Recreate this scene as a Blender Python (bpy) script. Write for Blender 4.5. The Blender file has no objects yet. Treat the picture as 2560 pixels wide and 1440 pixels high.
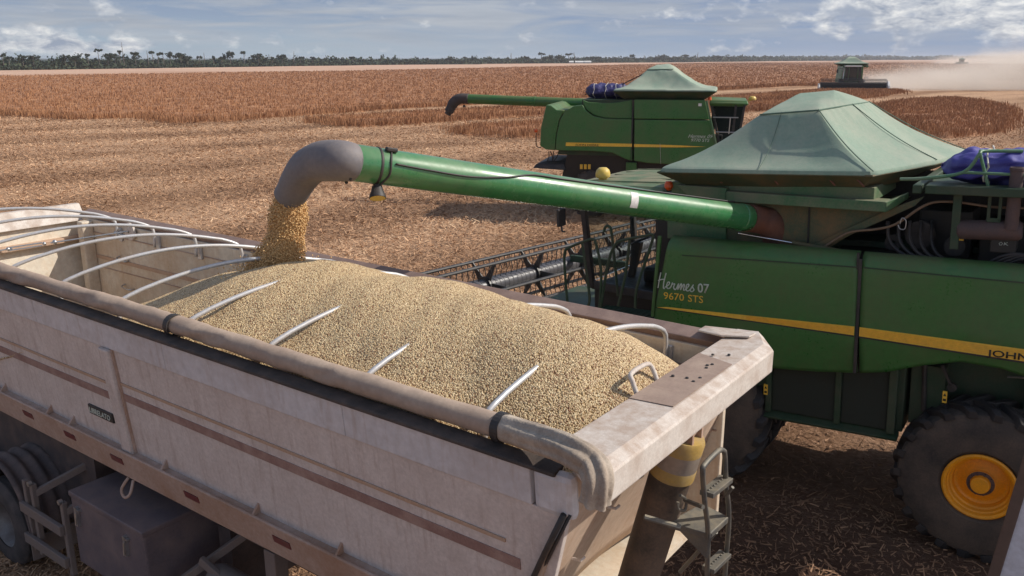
import bpy, bmesh, math, random
import numpy as np
from mathutils import Vector, Matrix

random.seed(7); rng = np.random.default_rng(7)
R = math.radians
SC = bpy.context.scene
COL = SC.collection

# ------------------------------------------------------------------ camera, world, sun, exposure
FPX, HZ, CAMH = 2120.0, 145.0, 6.0
PITCH = math.atan((720 - HZ) / FPX)
cd = bpy.data.cameras.new("camera"); cam = bpy.data.objects.new("camera", cd); COL.objects.link(cam)
cd.sensor_fit = 'HORIZONTAL'; cd.sensor_width = 36.0; cd.lens = 36.0 * FPX / 2560.0
cd.clip_start = 0.1; cd.clip_end = 60000
cam.location = (0, 0, CAMH); cam.rotation_euler = (math.pi / 2 - PITCH, 0, 0)
SC.camera = cam
SC.view_settings.view_transform = 'Standard'; SC.view_settings.look = 'None'
SC.view_settings.exposure = 0.06; SC.view_settings.gamma = 1.0
SUN_AZ, SUN_EL = 88.0, 41.0
SC.cycles.volume_bounces = 3

def make_world():
    w = bpy.data.worlds.new("World"); SC.world = w; w.use_nodes = True
    nt = w.node_tree; N = nt.nodes; L = nt.links
    for n in list(N): N.remove(n)
    out = N.new('ShaderNodeOutputWorld'); bg = N.new('ShaderNodeBackground'); L.new(bg.outputs[0], out.inputs[0])
    bg.inputs[1].default_value = 0.122
    sky = N.new('ShaderNodeTexSky'); sky.sky_type = 'NISHITA'; sky.sun_disc = False
    sky.sun_elevation = R(SUN_EL); sky.sun_rotation = R(SUN_AZ); sky.altitude = 200
    sky.air_density = 1.0; sky.dust_density = 1.5; sky.ozone_density = 1.0
    tc = N.new('ShaderNodeTexCoord'); sep = N.new('ShaderNodeSeparateXYZ'); L.new(tc.outputs['Generated'], sep.inputs[0])
    def math_(op, a, b=None, clamp=False):
        m = N.new('ShaderNodeMath'); m.operation = op; m.use_clamp = clamp
        for k, v in enumerate((a, b)):
            if v is None: continue
            if isinstance(v, (int, float)): m.inputs[k].default_value = v
            else: L.new(v, m.inputs[k])
        return m.outputs[0]
    def ramp(fac, stops):
        r = N.new('ShaderNodeValToRGB'); L.new(fac, r.inputs[0])
        el = r.color_ramp.elements
        while len(el) < len(stops): el.new(0.5)
        for e, (p, c) in zip(el, stops):
            e.position = p; e.color = (*c, 1) if len(c) == 3 else c
        return r.outputs[0]
    def noise(vec, scale, detail=6, rough=.55, dist=0.0):
        n = N.new('ShaderNodeTexNoise'); L.new(vec, n.inputs['Vector'])
        n.inputs['Scale'].default_value = scale; n.inputs['Detail'].default_value = detail
        n.inputs['Roughness'].default_value = rough; n.inputs['Distortion'].default_value = dist
        return n.outputs[0]
    def mix(f, a, b):
        m = N.new('ShaderNodeMix'); m.data_type = 'RGBA'
        for k, v in ((0, f), (6, a), (7, b)):
            if isinstance(v, (int, float)): m.inputs[k].default_value = v
            elif isinstance(v, tuple): m.inputs[k].default_value = (*v, 1)
            else: L.new(v, m.inputs[k])
        return m.outputs[2]
    az = math_('ARCTAN2', sep.outputs[0], sep.outputs[1]); el = sep.outputs[2]
    def coord(sa, se, oa=0.0, oe=0.0):
        c = N.new('ShaderNodeCombineXYZ')
        L.new(math_('MULTIPLY_ADD', az, sa), c.inputs[0]); L.new(math_('MULTIPLY_ADD', el, se), c.inputs[1])
        c.inputs[2].default_value = oa
        return c.outputs[0]
    # clear strip colours near the horizon, blue higher
    base = ramp(math_('MULTIPLY', el, 10.0, True), [(0.0, (2.9, 3.7, 4.4)), (0.22, (2.65, 3.4, 4.3)), (0.45, (2.1, 2.75, 3.9)), (0.9, (1.5, 2.1, 3.4))])
    # right part of the sky deeper blue
    azr = ramp(math_('MULTIPLY_ADD', az, 1.0) if False else math_('ADD', az, 0.5, True), [(0.3, (0, 0, 0)), (0.85, (1, 1, 1))])
    base = mix(math_('MULTIPLY', azr, 0.5), base, (1.35, 2.05, 4.0))
    # long flat cloud decks
    strat = noise(coord(7, 62, 1.3), 1.0, 7, .58, .6)
    deck = ramp(strat, [(0.36, (0, 0, 0)), (0.60, (1, 1, 1))])
    deckcol = mix(noise(coord(9, 110, 4.1), 1.0, 5, .6, .3), ramp(noise(coord(4, 40, 9.3), 1.0, 4, .6), [(0.42, (1.75, 2.1, 2.85)), (0.6, (2.5, 2.85, 3.5))]), (4.7, 4.85, 5.1))
    lowfade = ramp(math_('MULTIPLY', el, 16.0, True), [(0.05, (0.25, 0.25, 0.25)), (0.5, (1, 1, 1))])
    c1 = mix(math_('MULTIPLY', math_('MULTIPLY', deck, math_('MULTIPLY_ADD', azr, 1.0) if False else math_('SUBTRACT', 1.0, math_('MULTIPLY', azr, 0.30))), math_('MULTIPLY', lowfade, 0.85)), base, deckcol)
    # heaped cumulus, puffy, in two banks (low at left, high at right)
    puff = noise(coord(24, 40, 7.7), 1.0, 8, .54, .0)
    bankL = math_('MULTIPLY', ramp(math_('ADD', az, 1.0, True), [(0.50, (1, 1, 1)), (0.74, (0, 0, 0))]),
                  ramp(math_('MULTIPLY', el, 20.0, True), [(0.0, (.3, .3, .3)), (0.25, (1, 1, 1)), (0.62, (0.25, 0.25, 0.25)), (0.8, (0, 0, 0))]))
    bankR = math_('MULTIPLY', ramp(math_('ADD', az, 0.3, True), [(0.48, (0, 0, 0)), (0.80, (1, 1, 1))]),
                  ramp(math_('MULTIPLY', el, 20.0, True), [(0.15, (0.1, .1, .1)), (0.6, (.9, .9, .9)), (1.0, (1, 1, 1))]))
    bank = math_('MAXIMUM', bankL, bankR)
    pm = ramp(math_('ADD', puff, math_('MULTIPLY_ADD', bank, 0.24)), [(0.5, (0, 0, 0)), (0.72, (1, 1, 1))])
    m2 = N.new('ShaderNodeMath'); m2.operation = 'MULTIPLY_ADD'; L.new(bank, m2.inputs[0]); m2.inputs[1].default_value = 0.36; L.new(puff, m2.inputs[2])
    pm = ramp(m2.outputs[0], [(0.60, (0, 0, 0)), (0.76, (1, 1, 1))])
    pcol = mix(ramp(noise(coord(34, 80, 2.2), 1.0, 8, .62, .3), [(0.35, (0, 0, 0)), (0.62, (1, 1, 1))]), (2.3, 2.7, 3.6), (7.8, 7.7, 7.5))
    c2 = mix(math_('MULTIPLY', pm, math_('MULTIPLY_ADD', bank, 0.8) if False else 0.85), c1, pcol)
    # clouds thin out towards the zenith, where the clear sky takes over
    up = ramp(el, [(0.10, (0.92, .92, .92)), (0.38, (0.30, 0.30, 0.30))])
    L.new(mix(up, sky.outputs[0], c2), bg.inputs[0])
make_world()

sd = bpy.data.lights.new("sun", 'SUN'); sun = bpy.data.objects.new("sun", sd); COL.objects.link(sun)
sd.energy = 4.2; sd.angle = R(0.55); sd.color = (1.0, 0.93, 0.83)
sdir = Vector((math.sin(R(SUN_AZ)) * math.cos(R(SUN_EL)), math.cos(R(SUN_AZ)) * math.cos(R(SUN_EL)), math.sin(R(SUN_EL))))
sun.rotation_euler = sdir.to_track_quat('Z', 'Y').to_euler(); sun.location = (60, 0, 60)

# ------------------------------------------------------------------ frames: plan positions measured from the photograph
def ray(x, y):
    u, v = (x - 1280) / FPX, (720 - y) / FPX
    c, s = math.cos(PITCH), math.sin(PITCH)
    return np.array([u, c + v * s, -s + v * c])
class Frame:
    """local axes of a machine: x along its side, y inwards (depth), z up"""
    def __init__(s, o, az, tilt=0.0):
        A, t = R(az), R(tilt)
        h = np.array([math.sin(A), math.cos(A), 0.0]); up = np.array([0, 0, 1.0])
        s.e1 = h * math.cos(t) + up * math.sin(t); s.e3 = -h * math.sin(t) + up * math.cos(t)
        s.e2 = np.cross(s.e3, s.e1); s.o = np.array(o, float); s.R = np.stack([s.e1, s.e2, s.e3], 1)
    def hit(s, x, y, ax, val):
        r = s.R.T @ ray(x, y); o = s.R.T @ (np.array([0, 0, CAMH]) - s.o)
        return tuple(o + (val - o[ax]) / r[ax] * r)
    def X(s, x, y, v): return s.hit(x, y, 0, v)
    def Y(s, x, y, v): return s.hit(x, y, 1, v)
    def Z(s, x, y, v): return s.hit(x, y, 2, v)
    def loc(s, P): return tuple(s.R.T @ (np.array(P, float) - s.o))
    def w(s, p): return s.o + s.R @ np.array(p, float)
    def root(s, name):
        o = bpy.data.objects.new(name, None); COL.objects.link(o)
        M = Matrix([[*s.R[k], s.o[k]] for k in range(3)] + [[0, 0, 0, 1]])
        o.matrix_world = M
        return o
G0 = Frame((0, 0, 0), 90)
def ground(x, y): return G0.Z(x, y, 0.0)

# ------------------------------------------------------------------ mesh helpers
def tag(o, label=None, cat=None, group=None, kind=None):
    if label: o['label'] = label
    if cat: o['category'] = cat
    if group: o['group'] = group
    if kind: o['kind'] = kind
    return o
def empty(name, loc=(0, 0, 0), rz=0.0):
    o = bpy.data.objects.new(name, None); COL.objects.link(o); o.location = loc; o.rotation_euler = (0, 0, rz); return o

class MB:
    def __init__(s): s.v = []; s.f = []
    def add(s, vs, fs):
        b = len(s.v); s.v += [tuple(map(float, p)) for p in vs]; s.f += [tuple(b + k for k in f) for f in fs]; return s
    def hexa(s, p): return s.add(p, [(0, 3, 2, 1), (4, 5, 6, 7), (0, 1, 5, 4), (1, 2, 6, 5), (2, 3, 7, 6), (3, 0, 4, 7)])
    def box(s, x0, x1, y0, y1, z0, z1):
        return s.hexa([(x0, y0, z0), (x1, y0, z0), (x1, y1, z0), (x0, y1, z0), (x0, y0, z1), (x1, y0, z1), (x1, y1, z1), (x0, y1, z1)])
    def bar(s, a, b, w, h, up=(0, 0, 1)):
        a, b = Vector(a), Vector(b); d = (b - a).normalized(); u = Vector(up)
        if abs(d.dot(u)) > .98: u = Vector((1, 0, 0))
        r = d.cross(u).normalized(); u = r.cross(d).normalized()
        c = [(-w / 2, -h / 2), (w / 2, -h / 2), (w / 2, h / 2), (-w / 2, h / 2)]
        return s.hexa([a + r * i + u * j for i, j in c] + [b + r * i + u * j for i, j in c])
    def prism(s, poly, off):
        n = len(poly); o = Vector(off); P = [Vector(p) for p in poly]
        return s.add(P + [p + o for p in P], [tuple(range(n - 1, -1, -1)), tuple(range(n, 2 * n))] + [(k, (k + 1) % n, n + (k + 1) % n, n + k) for k in range(n)])
    def loft(s, rings, cap=True, closed=True):
        n = len(rings[0]); vs = [p for r in rings for p in r]; fs = []
        m = n if closed else n - 1
        for i in range(len(rings) - 1):
            for k in range(m):
                q = (k + 1) % n
                fs.append((i * n + k, i * n + q, (i + 1) * n + q, (i + 1) * n + k))
        if cap and closed: fs += [tuple(range(n - 1, -1, -1)), tuple(range((len(rings) - 1) * n, len(rings) * n))]
        return s.add(vs, fs)
    def tube(s, pts, r, seg=10, cap=True):
        P = [Vector(p) for p in pts]; n = len(P); rs = r if isinstance(r, (list, tuple)) else [r] * n
        T = [(P[min(i + 1, n - 1)] - P[max(i - 1, 0)]).normalized() for i in range(n)]
        u = T[0].orthogonal().normalized(); rings = []
        for i in range(n):
            u = (u - T[i] * u.dot(T[i]))
            u = u.normalized() if u.length > 1e-6 else T[i].orthogonal().normalized()
            w = T[i].cross(u)
            rings.append([P[i] + (u * math.cos(a) + w * math.sin(a)) * rs[i] for a in [2 * math.pi * k / seg for k in range(seg)]])
        return s.loft(rings, cap)
    def lathe(s, prof, c, axis, seg=32):
        """prof: (radius, offset along axis)"""
        ax = Vector(axis).normalized(); u = ax.orthogonal().normalized(); w = ax.cross(u); c = Vector(c)
        return s.loft([[c + ax * h + (u * math.cos(a) + w * math.sin(a)) * max(r, 1e-4) for a in [2 * math.pi * k / seg for k in range(seg)]] for r, h in prof], cap=False)
    def ball(s, c, r, seg=14, rings=8):
        rx, ry, rz = r if isinstance(r, (tuple, list)) else (r, r, r)
        return s.loft([[(c[0] + rx * math.cos(a) * math.sin(t), c[1] + ry * math.sin(a) * math.sin(t), c[2] + rz * math.cos(t)) for a in [2 * math.pi * k / seg for k in range(seg)]]
                       for t in [max(.02, min(math.pi - .02, math.pi * i / rings)) for i in range(rings + 1)]])
    def grid(s, fn, nu, nv):
        vs = [fn(i / nu, j / nv) for j in range(nv + 1) for i in range(nu + 1)]
        return s.add(vs, [(j * (nu + 1) + i, j * (nu + 1) + i + 1, (j + 1) * (nu + 1) + i + 1, (j + 1) * (nu + 1) + i) for j in range(nv) for i in range(nu)])
    def build(s, name, m, parent=None, smooth=None, bevel=0.0, solid=0.0, recalc=True):
        me = bpy.data.meshes.new(name); me.from_pydata(s.v, [], s.f)
        if recalc:
            bm = bmesh.new(); bm.from_mesh(me); bmesh.ops.recalc_face_normals(bm, faces=bm.faces); bm.to_mesh(me); bm.free()
        o = bpy.data.objects.new(name, me); COL.objects.link(o); me.materials.append(m)
        if smooth is not None:
            me.shade_smooth()
            if smooth > 0: me.set_sharp_from_angle(angle=R(smooth))
        if solid:
            md = o.modifiers.new('thickness', 'SOLIDIFY'); md.thickness = solid; md.offset = -1
        if bevel:
            md = o.modifiers.new('edge', 'BEVEL'); md.width = bevel; md.segments = 2; md.limit_method = 'ANGLE'; md.angle_limit = R(38)
        if parent: o.parent = parent
        return o

def smooth_path(pts, n=8):
    P = [Vector(p) for p in pts]; out = []
    for i in range(len(P) - 1):
        p0, p1, p2, p3 = P[max(i - 1, 0)], P[i], P[i + 1], P[min(i + 2, len(P) - 1)]
        for k in range(n):
            t = k / n
            out.append(0.5 * ((2 * p1) + (p2 - p0) * t + (2 * p0 - 5 * p1 + 4 * p2 - p3) * t * t + (3 * p1 - p0 - 3 * p2 + p3) * t ** 3))
    return out + [P[-1]]

def big_mesh(name, V, F, m, attrs=None):
    """V (n,3), F (k,4) quads, numpy"""
    me = bpy.data.meshes.new(name); n, k = len(V), len(F); c = F.shape[1]
    me.vertices.add(n); me.vertices.foreach_set('co', np.asarray(V, np.float32).ravel())
    me.loops.add(k * c); me.loops.foreach_set('vertex_index', np.asarray(F, np.int32).ravel())
    me.polygons.add(k); me.polygons.foreach_set('loop_start', np.arange(0, k * c, c, dtype=np.int32))
    me.update(calc_edges=True); me.validate()
    for nm, (dom, arr) in (attrs or {}).items():
        a = me.attributes.new(nm, 'FLOAT', dom); a.data.foreach_set('value', np.asarray(arr, np.float32))
    me.materials.append(m)
    o = bpy.data.objects.new(name, me); COL.objects.link(o); return o

def lettering(body, name, m, parent, frame_pos, width, height, shear=0.0, depth=.004, bold=0.0):
    """words as a thin mesh, lying in the local x-z plane and facing -y"""
    cu = bpy.data.curves.new('lettering', 'FONT'); cu.body = body; cu.size = 1.0; cu.extrude = 0.0; cu.offset = bold; cu.shear = shear; cu.resolution_u = 3
    tmp = bpy.data.objects.new('lettering', cu); COL.objects.link(tmp)
    me = bpy.data.meshes.new_from_object(tmp); bpy.data.objects.remove(tmp); 
    co = np.array([v.co[:] for v in me.vertices]); mn, mx = co.min(0), co.max(0)
    q = (co - mn) / np.maximum(mx - mn, 1e-6)
    x0, y0, z0 = frame_pos
    for v, c in zip(me.vertices, q): v.co = (x0 + c[0] * width, y0, z0 + c[1] * height)
    me.materials.clear(); me.materials.append(m); me.name = name
    o = bpy.data.objects.new(name, me); COL.objects.link(o); o.parent = parent
    md = o.modifiers.new('thickness', 'SOLIDIFY'); md.thickness = depth; md.offset = 0
    return o

# ------------------------------------------------------------------ materials
def mat(name, base, rough=.55, metal=0.0, dust=None, amt=.35, scale=2.0, top=0.0, bump=0.0, bscale=60.0, streak=0.0, var=.12, contrast=(.42, .68), coat=0.0, stretch=(1, 1, 1)):
    m = bpy.data.materials.new(name); m.use_nodes = True
    nt = m.node_tree; N, L = nt.nodes, nt.links; b = N['Principled BSDF']
    b.inputs['Roughness'].default_value = rough; b.inputs['Metallic'].default_value = metal; b.inputs['Coat Weight'].default_value = coat
    tc = N.new('ShaderNodeTexCoord'); mp = N.new('ShaderNodeMapping'); L.new(tc.outputs['Object'], mp.inputs[0]); mp.inputs['Scale'].default_value = stretch
    def noise(sc, det=5, r=.6, vec=mp.outputs[0]):
        n = N.new('ShaderNodeTexNoise'); n.inputs['Scale'].default_value = sc; n.inputs['Detail'].default_value = det; n.inputs['Roughness'].default_value = r
        L.new(vec, n.inputs['Vector']); return n.outputs[0]
    def ramp(f, a, c):
        r = N.new('ShaderNodeMapRange'); L.new(f, r.inputs[0]); r.inputs[1].default_value = a; r.inputs[2].default_value = c; return r.outputs[0]
    def mix(f, a, c, mode='MIX'):
        x = N.new('ShaderNodeMix'); x.data_type = 'RGBA'; x.blend_type = mode
        for k, v in ((0, f), (6, a), (7, c)):
            if isinstance(v, (int, float)): x.inputs[k].default_value = v
            elif isinstance(v, tuple): x.inputs[k].default_value = (*v, 1)
            else: L.new(v, x.inputs[k])
        return x.outputs[2]
    def mul(a, c, op='MULTIPLY'):
        x = N.new('ShaderNodeMath'); x.operation = op; x.use_clamp = True
        for k, v in ((0, a), (1, c)):
            if isinstance(v, (int, float)): x.inputs[k].default_value = v
            else: L.new(v, x.inputs[k])
        return x.outputs[0]
    v = ramp(noise(scale * 9, 4), .3, .7)
    col = mix(v, tuple(c * (1 - var) for c in base), tuple(min(1, c * (1 + var)) for c in base))
    if dust:
        f = mul(ramp(noise(scale, 7), *contrast), amt)
        f = mul(f, mul(ramp(noise(scale * 22, 3), .35, .75), amt * .5), 'ADD')
        if streak:
            mp2 = N.new('ShaderNodeMapping'); L.new(tc.outputs['Object'], mp2.inputs[0]); mp2.inputs['Scale'].default_value = (7, 7, .35)
            f = mul(f, mul(ramp(noise(2.2, 6, .7, mp2.outputs[0]), .52, .75), streak), 'ADD')
        if top:
            ge = N.new('ShaderNodeNewGeometry'); sp = N.new('ShaderNodeSeparateXYZ'); L.new(ge.outputs['Normal'], sp.inputs[0])
            f = mul(f, mul(mul(ramp(sp.outputs[2], .2, .95), top), ramp(noise(scale * 2.3, 6), .25, .6)), 'ADD')
        col = mix(f, col, dust)
        rr = N.new('ShaderNodeMapRange'); L.new(f, rr.inputs[0]); rr.inputs[3].default_value = rough; rr.inputs[4].default_value = .9
        L.new(rr.outputs[0], b.inputs['Roughness'])
    L.new(col, b.inputs['Base Color'])
    if bump:
        bp = N.new('ShaderNodeBump'); bp.inputs['Strength'].default_value = bump; bp.inputs['Distance'].default_value = .02
        L.new(noise(bscale, 3), bp.inputs['Height']); L.new(bp.outputs[0], b.inputs['Normal'])
    return m
DUST = (.42, .30, .20)
M = {}
M['green'] = mat('green_paint', (.037, .155, .038), .25, dust=(.12, .125, .05), amt=.4, streak=.15, top=.5, scale=1.2, bump=.02, bscale=8)
M['green_dusty'] = mat('dusty_green_paint', (.035, .13, .05), .5, dust=(.20, .19, .12), amt=.7, top=.55, scale=1.7)
M['green_dark'] = mat('dark_green_frame', (.014, .05, .022), .55, dust=(.10, .085, .055), amt=.5, scale=2.5)
M['canvas'] = mat('green_canvas', (.205, .30, .23), .85, dust=(.36, .38, .30), amt=.6, top=.25, scale=1.1, bump=.10, bscale=60, var=.07)
M['seam'] = mat('canvas_seam', (.10, .16, .12), .85)
M['hopper'] = mat('worn_hopper_sheet', (.05, .08, .04), .6, dust=(.22, .13, .06), amt=.7, scale=2.2)
M['rust'] = mat('rusty_steel', (.20, .075, .04), .8, dust=(.09, .05, .04), amt=.7, scale=4, bump=.1)
M['darkrust'] = mat('burnt_exhaust_steel', (.085, .06, .06), .75, dust=(.16, .09, .07), amt=.5, scale=5)
M['black'] = mat('black_plastic', (.018, .018, .02), .5, dust=(.12, .09, .07), amt=.35, scale=5)
M['engine'] = mat('oily_engine_metal', (.012, .012, .012), .5, dust=(.05, .04, .03), amt=.5, scale=6)
M['yellow'] = mat('yellow_decal', (.88, .52, .05), .4, dust=(.6, .40, .12), amt=.25, scale=2)
M['rim'] = mat('yellow_wheel_paint', (.92, .36, .006), .38, dust=(.50, .22, .04), amt=.35, scale=4)
M['tyre'] = mat('farm_tyre_rubber', (.013, .012, .014), .6, dust=(.08, .065, .055), amt=.45, scale=2.6, bump=.1, bscale=30)
M['wall'] = mat('dusty_tyre_sidewall', (.030, .027, .026), .8, dust=(.115, .085, .065), amt=.75, scale=2.0, contrast=(.35, .62))
M['metal'] = mat('bare_steel', (.5, .5, .5), .35, .9)
M['chrome'] = mat('polished_rod', (.75, .75, .78), .15, 1.0)
M['silver'] = mat('silver_lettering', (.55, .60, .52), .5)
M['blackletter'] = mat('black_lettering', (.015, .013, .01), .5)
M['white'] = mat('white_paint', (.75, .74, .72), .5, dust=DUST, amt=.3, scale=3)
M['greymold'] = mat('grey_rubber_spout', (.155, .145, .155), .55, dust=(.26, .21, .18), amt=.4, top=.3, scale=2.5, bump=.05, bscale=40)
M['glass'] = mat('dark_cab_glass', (.03, .04, .045), .12, coat=.3)
M['orange'] = mat('orange_lens', (.75, .11, .02), .35)
M['blue'] = mat('blue_tarpaulin', (.040, .028, .23), .5, dust=(.16, .17, .42), amt=.45, scale=5.5, bump=.25, bscale=12)
M['rope'] = mat('pale_rope', (.55, .52, .45), .9)
M['trailer'] = mat('dusty_trailer_paint', (.63, .565, .53), .5, dust=(.34, .235, .185), amt=.28, scale=3.3, streak=.5, top=.3, contrast=(.36, .72))
M['trailer_band'] = mat('white_aluminium_board', (.60, .60, .63), .4, dust=(.42, .33, .28), amt=.35, scale=1.3, streak=.45)
M['trailer_in'] = mat('inside_wall_paint', (.66, .60, .50), .55, dust=(.50, .34, .20), amt=.55, scale=1.2, streak=.35)
M['lip'] = mat('earth_stained_rail', (.46, .34, .28), .6, dust=(.34, .20, .13), amt=.7, scale=1.4)
M['stain'] = mat('rust_red_stripe', (.24, .135, .115), .7, dust=(.42, .29, .24), amt=.6, scale=6)
M['stripe2'] = mat('tan_stripe', (.46, .30, .20), .7, dust=(.5, .38, .30), amt=.4, scale=5)
M['header'] = mat('dusty_white_cap', (.62, .57, .52), .5, dust=(.40, .31, .25), amt=.6, scale=5, top=.5)
M['plate'] = mat('brown_cap_patch', (.27, .19, .15), .7, dust=(.42, .32, .25), amt=.5, scale=3.5)
M['tarp'] = mat('brown_roll_canvas', (.40, .305, .235), .85, dust=(.30, .21, .16), amt=.5, scale=1.6, bump=.12, bscale=26, stretch=(1, 1, 1))
M['tarp_end'] = mat('grey_canvas_end', (.46, .39, .315), .9, dust=(.22, .165, .125), amt=.55, scale=4, bump=.5, bscale=17, contrast=(.38, .6))
M['bow'] = mat('galvanised_tube', (.56, .56, .57), .38, .35, dust=DUST, amt=.25, scale=6)
M['box'] = mat('grey_toolbox_paint', (.105, .085, .098), .55, dust=(.24, .17, .15), amt=.5, scale=3, top=.3)
M['chassis'] = mat('dusty_chassis', (.05, .04, .042), .7, dust=(.16, .11, .09), amt=.6, scale=4)
M['guard'] = mat('dusty_side_guard', (.17, .135, .125), .65, dust=(.22, .16, .12), amt=.5, scale=5)
M['trucktyre'] = mat('truck_tyre_rubber', (.03, .028, .03), .75, dust=(.14, .11, .10), amt=.5, scale=5)
M['reflect'] = mat('red_reflector', (.14, .022, .028), .45, dust=(.2, .11, .08), amt=.5)
M['cyl'] = mat('dusty_black_cylinder', (.035, .028, .024), .5, dust=(.19, .13, .09), amt=.65, scale=2.4)
M['cylyellow'] = mat('yellow_band', (.42, .27, .06), .5, dust=(.36, .26, .14), amt=.7, scale=5)
M['cylgrey'] = mat('grey_band', (.30, .25, .21), .4, .2)
M['ladder'] = mat('grey_ladder_steel', (.10, .105, .105), .42, .4, dust=(.30, .25, .17), amt=.35, scale=8, top=.35)
M['dustyrim'] = mat('dusty_steel_rim', (.20, .19, .19), .5, .5, dust=(.18, .14, .12), amt=.6, scale=6)
M['dome'] = mat('yellow_dome', (.66, .46, .07), .4, dust=(.5, .42, .25), amt=.4, scale=8)
M['reelblack'] = mat('black_reel_paint', (.022, .023, .027), .35, dust=(.13, .11, .09), amt=.3, scale=6)
M['reelgrey'] = mat('reel_tube_grey', (.075, .075, .085), .3, dust=(.15, .13, .12), amt=.3, scale=5)
M['cabwhite'] = mat('blue_white_cab_panel', (.52, .55, .62), .35, dust=(.42, .36, .33), amt=.2, scale=3)
M['edge'] = mat('brown_rubber_edge', (.10, .065, .05), .7)
M['shed'] = mat('white_shed_wall', (.8, .8, .78), .6)
M['bark'] = mat('pale_bark', (.16, .13, .11), .9)

def leafmat(name, a, b, c=None):
    m = bpy.data.materials.new(name); m.use_nodes = True
    N, L = m.node_tree.nodes, m.node_tree.links; p = N['Principled BSDF']; p.inputs['Roughness'].default_value = .8
    at = N.new('ShaderNodeAttribute'); at.attribute_name = 'rnd'
    r = N.new('ShaderNodeValToRGB'); L.new(at.outputs['Fac'], r.inputs[0])
    r.color_ramp.elements[0].color = (*a, 1); r.color_ramp.elements[1].color = (*b, 1)
    if c: e = r.color_ramp.elements.new(.55); e.color = (*c, 1)
    L.new(r.outputs[0], p.inputs['Base Color']); return m
def crumple(o, strength, size, levels=1, kind='MUSGRAVE'):
    if levels:
        sb = o.modifiers.new('finer', 'SUBSURF'); sb.levels = levels; sb.render_levels = levels
    tx = bpy.data.textures.new('creases', kind); tx.noise_scale = size
    if kind == 'MUSGRAVE': tx.musgrave_type = 'RIDGED_MULTIFRACTAL'; tx.octaves = 3; tx.noise_intensity = .6
    dm = o.modifiers.new('creases', 'DISPLACE'); dm.texture = tx; dm.strength = strength; dm.texture_coords = 'LOCAL'; dm.mid_level = .5
M['bluedark'] = mat('dark_blue_tarpaulin', (.022, .018, .10), .5, dust=(.08, .08, .2), amt=.4, scale=5)
M['leaf'] = leafmat('forest_leaf', (.012, .022, .012), (.055, .075, .03), (.028, .044, .02))
M['cropleaf'] = leafmat('dry_soy_stalk', (.21, .094, .042), (.53, .285, .14), (.38, .180, .082))
M['straw'] = leafmat('cut_straw', (.20, .105, .056), (.84, .60, .38), (.49, .285, .158))
# ------------------------------------------------------------------ ground
def inpoly(px, py, poly):
    poly = np.asarray(poly, float); res = np.zeros(px.shape, bool); n = len(poly)
    for i in range(n):
        x1, y1 = poly[i]; x2, y2 = poly[(i + 1) % n]
        c = ((y1 > py) != (y2 > py)) & (px < (x2 - x1) * (py - y1) / (y2 - y1 + 1e-12) + x1)
        res ^= c
    return res
def polydist(px, py, line):
    d = np.full(px.shape, 1e9)
    for (x1, y1), (x2, y2) in zip(line[:-1], line[1:]):
        dx, dy = x2 - x1, y2 - y1; t = np.clip(((px - x1) * dx + (py - y1) * dy) / (dx * dx + dy * dy), 0, 1)
        d = np.minimum(d, np.hypot(px - x1 - t * dx, py - y1 - t * dy))
    return d
CROPS = [
    [(-140, 104), (-75, 97), (-55.6, 93.9), (-50.2, 91.3), (-43.8, 86.5), (-38.8, 90), (-32.4, 82.2), (-27.5, 85.3), (-23, 92.5), (-13.7, 105.9), (3, 126), (22, 148), (42, 171), (60, 192), (90, 205), (160, 240), (420, 420), (1500, 1500),
     (300, 1180), (93, 757), (-72, 412), (-169, 289), (-300, 215)],
    [(-19.6, 82.7), (-13.65, 76.85), (-5, 85), (2.57, 92.5), (14, 97), (29, 101), (40, 113), (52, 131), (61, 143), (67, 152), (70, 158), (58, 160), (41, 140), (25, 124), (8, 110), (-5, 98)],
    [(-4.75, 69.9), (1.2, 66.65), (9, 72), (18, 82), (14, 87), (4, 80), (-3, 75)],
    [(47.7, 111), (38, 88), (33.7, 66.65), (40, 71), (48, 84), (56.9, 99.5), (62, 112), (64.5, 126), (58, 123)]]
BANDS = [([ground(*p)[:2] for p in ln], w) for ln, w in (
    ([(-200, 283), (0, 286), (92, 286)], 1.6), ([(-200, 322), (60, 310), (250, 300), (350, 296)], 2.0), ([(-100, 345), (250, 330), (520, 318), (740, 298), (1000, 278), (1400, 250), (1790, 222), (2050, 196)], 2.2),
    ([(520, 350), (760, 340), (1000, 326), (1340, 303), (1700, 290), (1900, 285)], 2.4), ([(-100, 385), (200, 375), (430, 372)], 1.6), ([(1040, 352), (1340, 352)], 1.5),
    ([(1880, 241), (2060, 227)], 1.6), ([(2240, 260), (2420, 240), (2600, 228)], 3.0), ([(2180, 330), (2330, 360), (2440, 345), (2560, 270)], 2.0))]
def crop_mask(x, y):
    m = np.zeros(x.shape, bool)
    for p in CROPS: m |= inpoly(x, y, p)
    return m
def axis(lo, hi, step, far, g=1.25):
    a = list(np.arange(lo, hi, step)); s = step
    b = [a[-1]]
    while b[-1] < far: s *= g; b.append(b[-1] + s)
    s = step; c = [a[0]]
    while c[0] > -far: s *= g; c.insert(0, c[0] - s)
    return np.array(c[:-1] + a + b[1:])
def grid_mesh(xs, ys, zf):
    X, Y = np.meshgrid(xs, ys); Z = zf(X, Y); nx, ny = len(xs), len(ys)
    V = np.stack([X, Y, Z], -1).reshape(-1, 3); i = np.arange(nx * ny).reshape(ny, nx)
    F = np.stack([i[:-1, :-1], i[:-1, 1:], i[1:, 1:], i[1:, :-1]], -1).reshape(-1, 4)
    return V, F, X.ravel(), Y.ravel()
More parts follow.
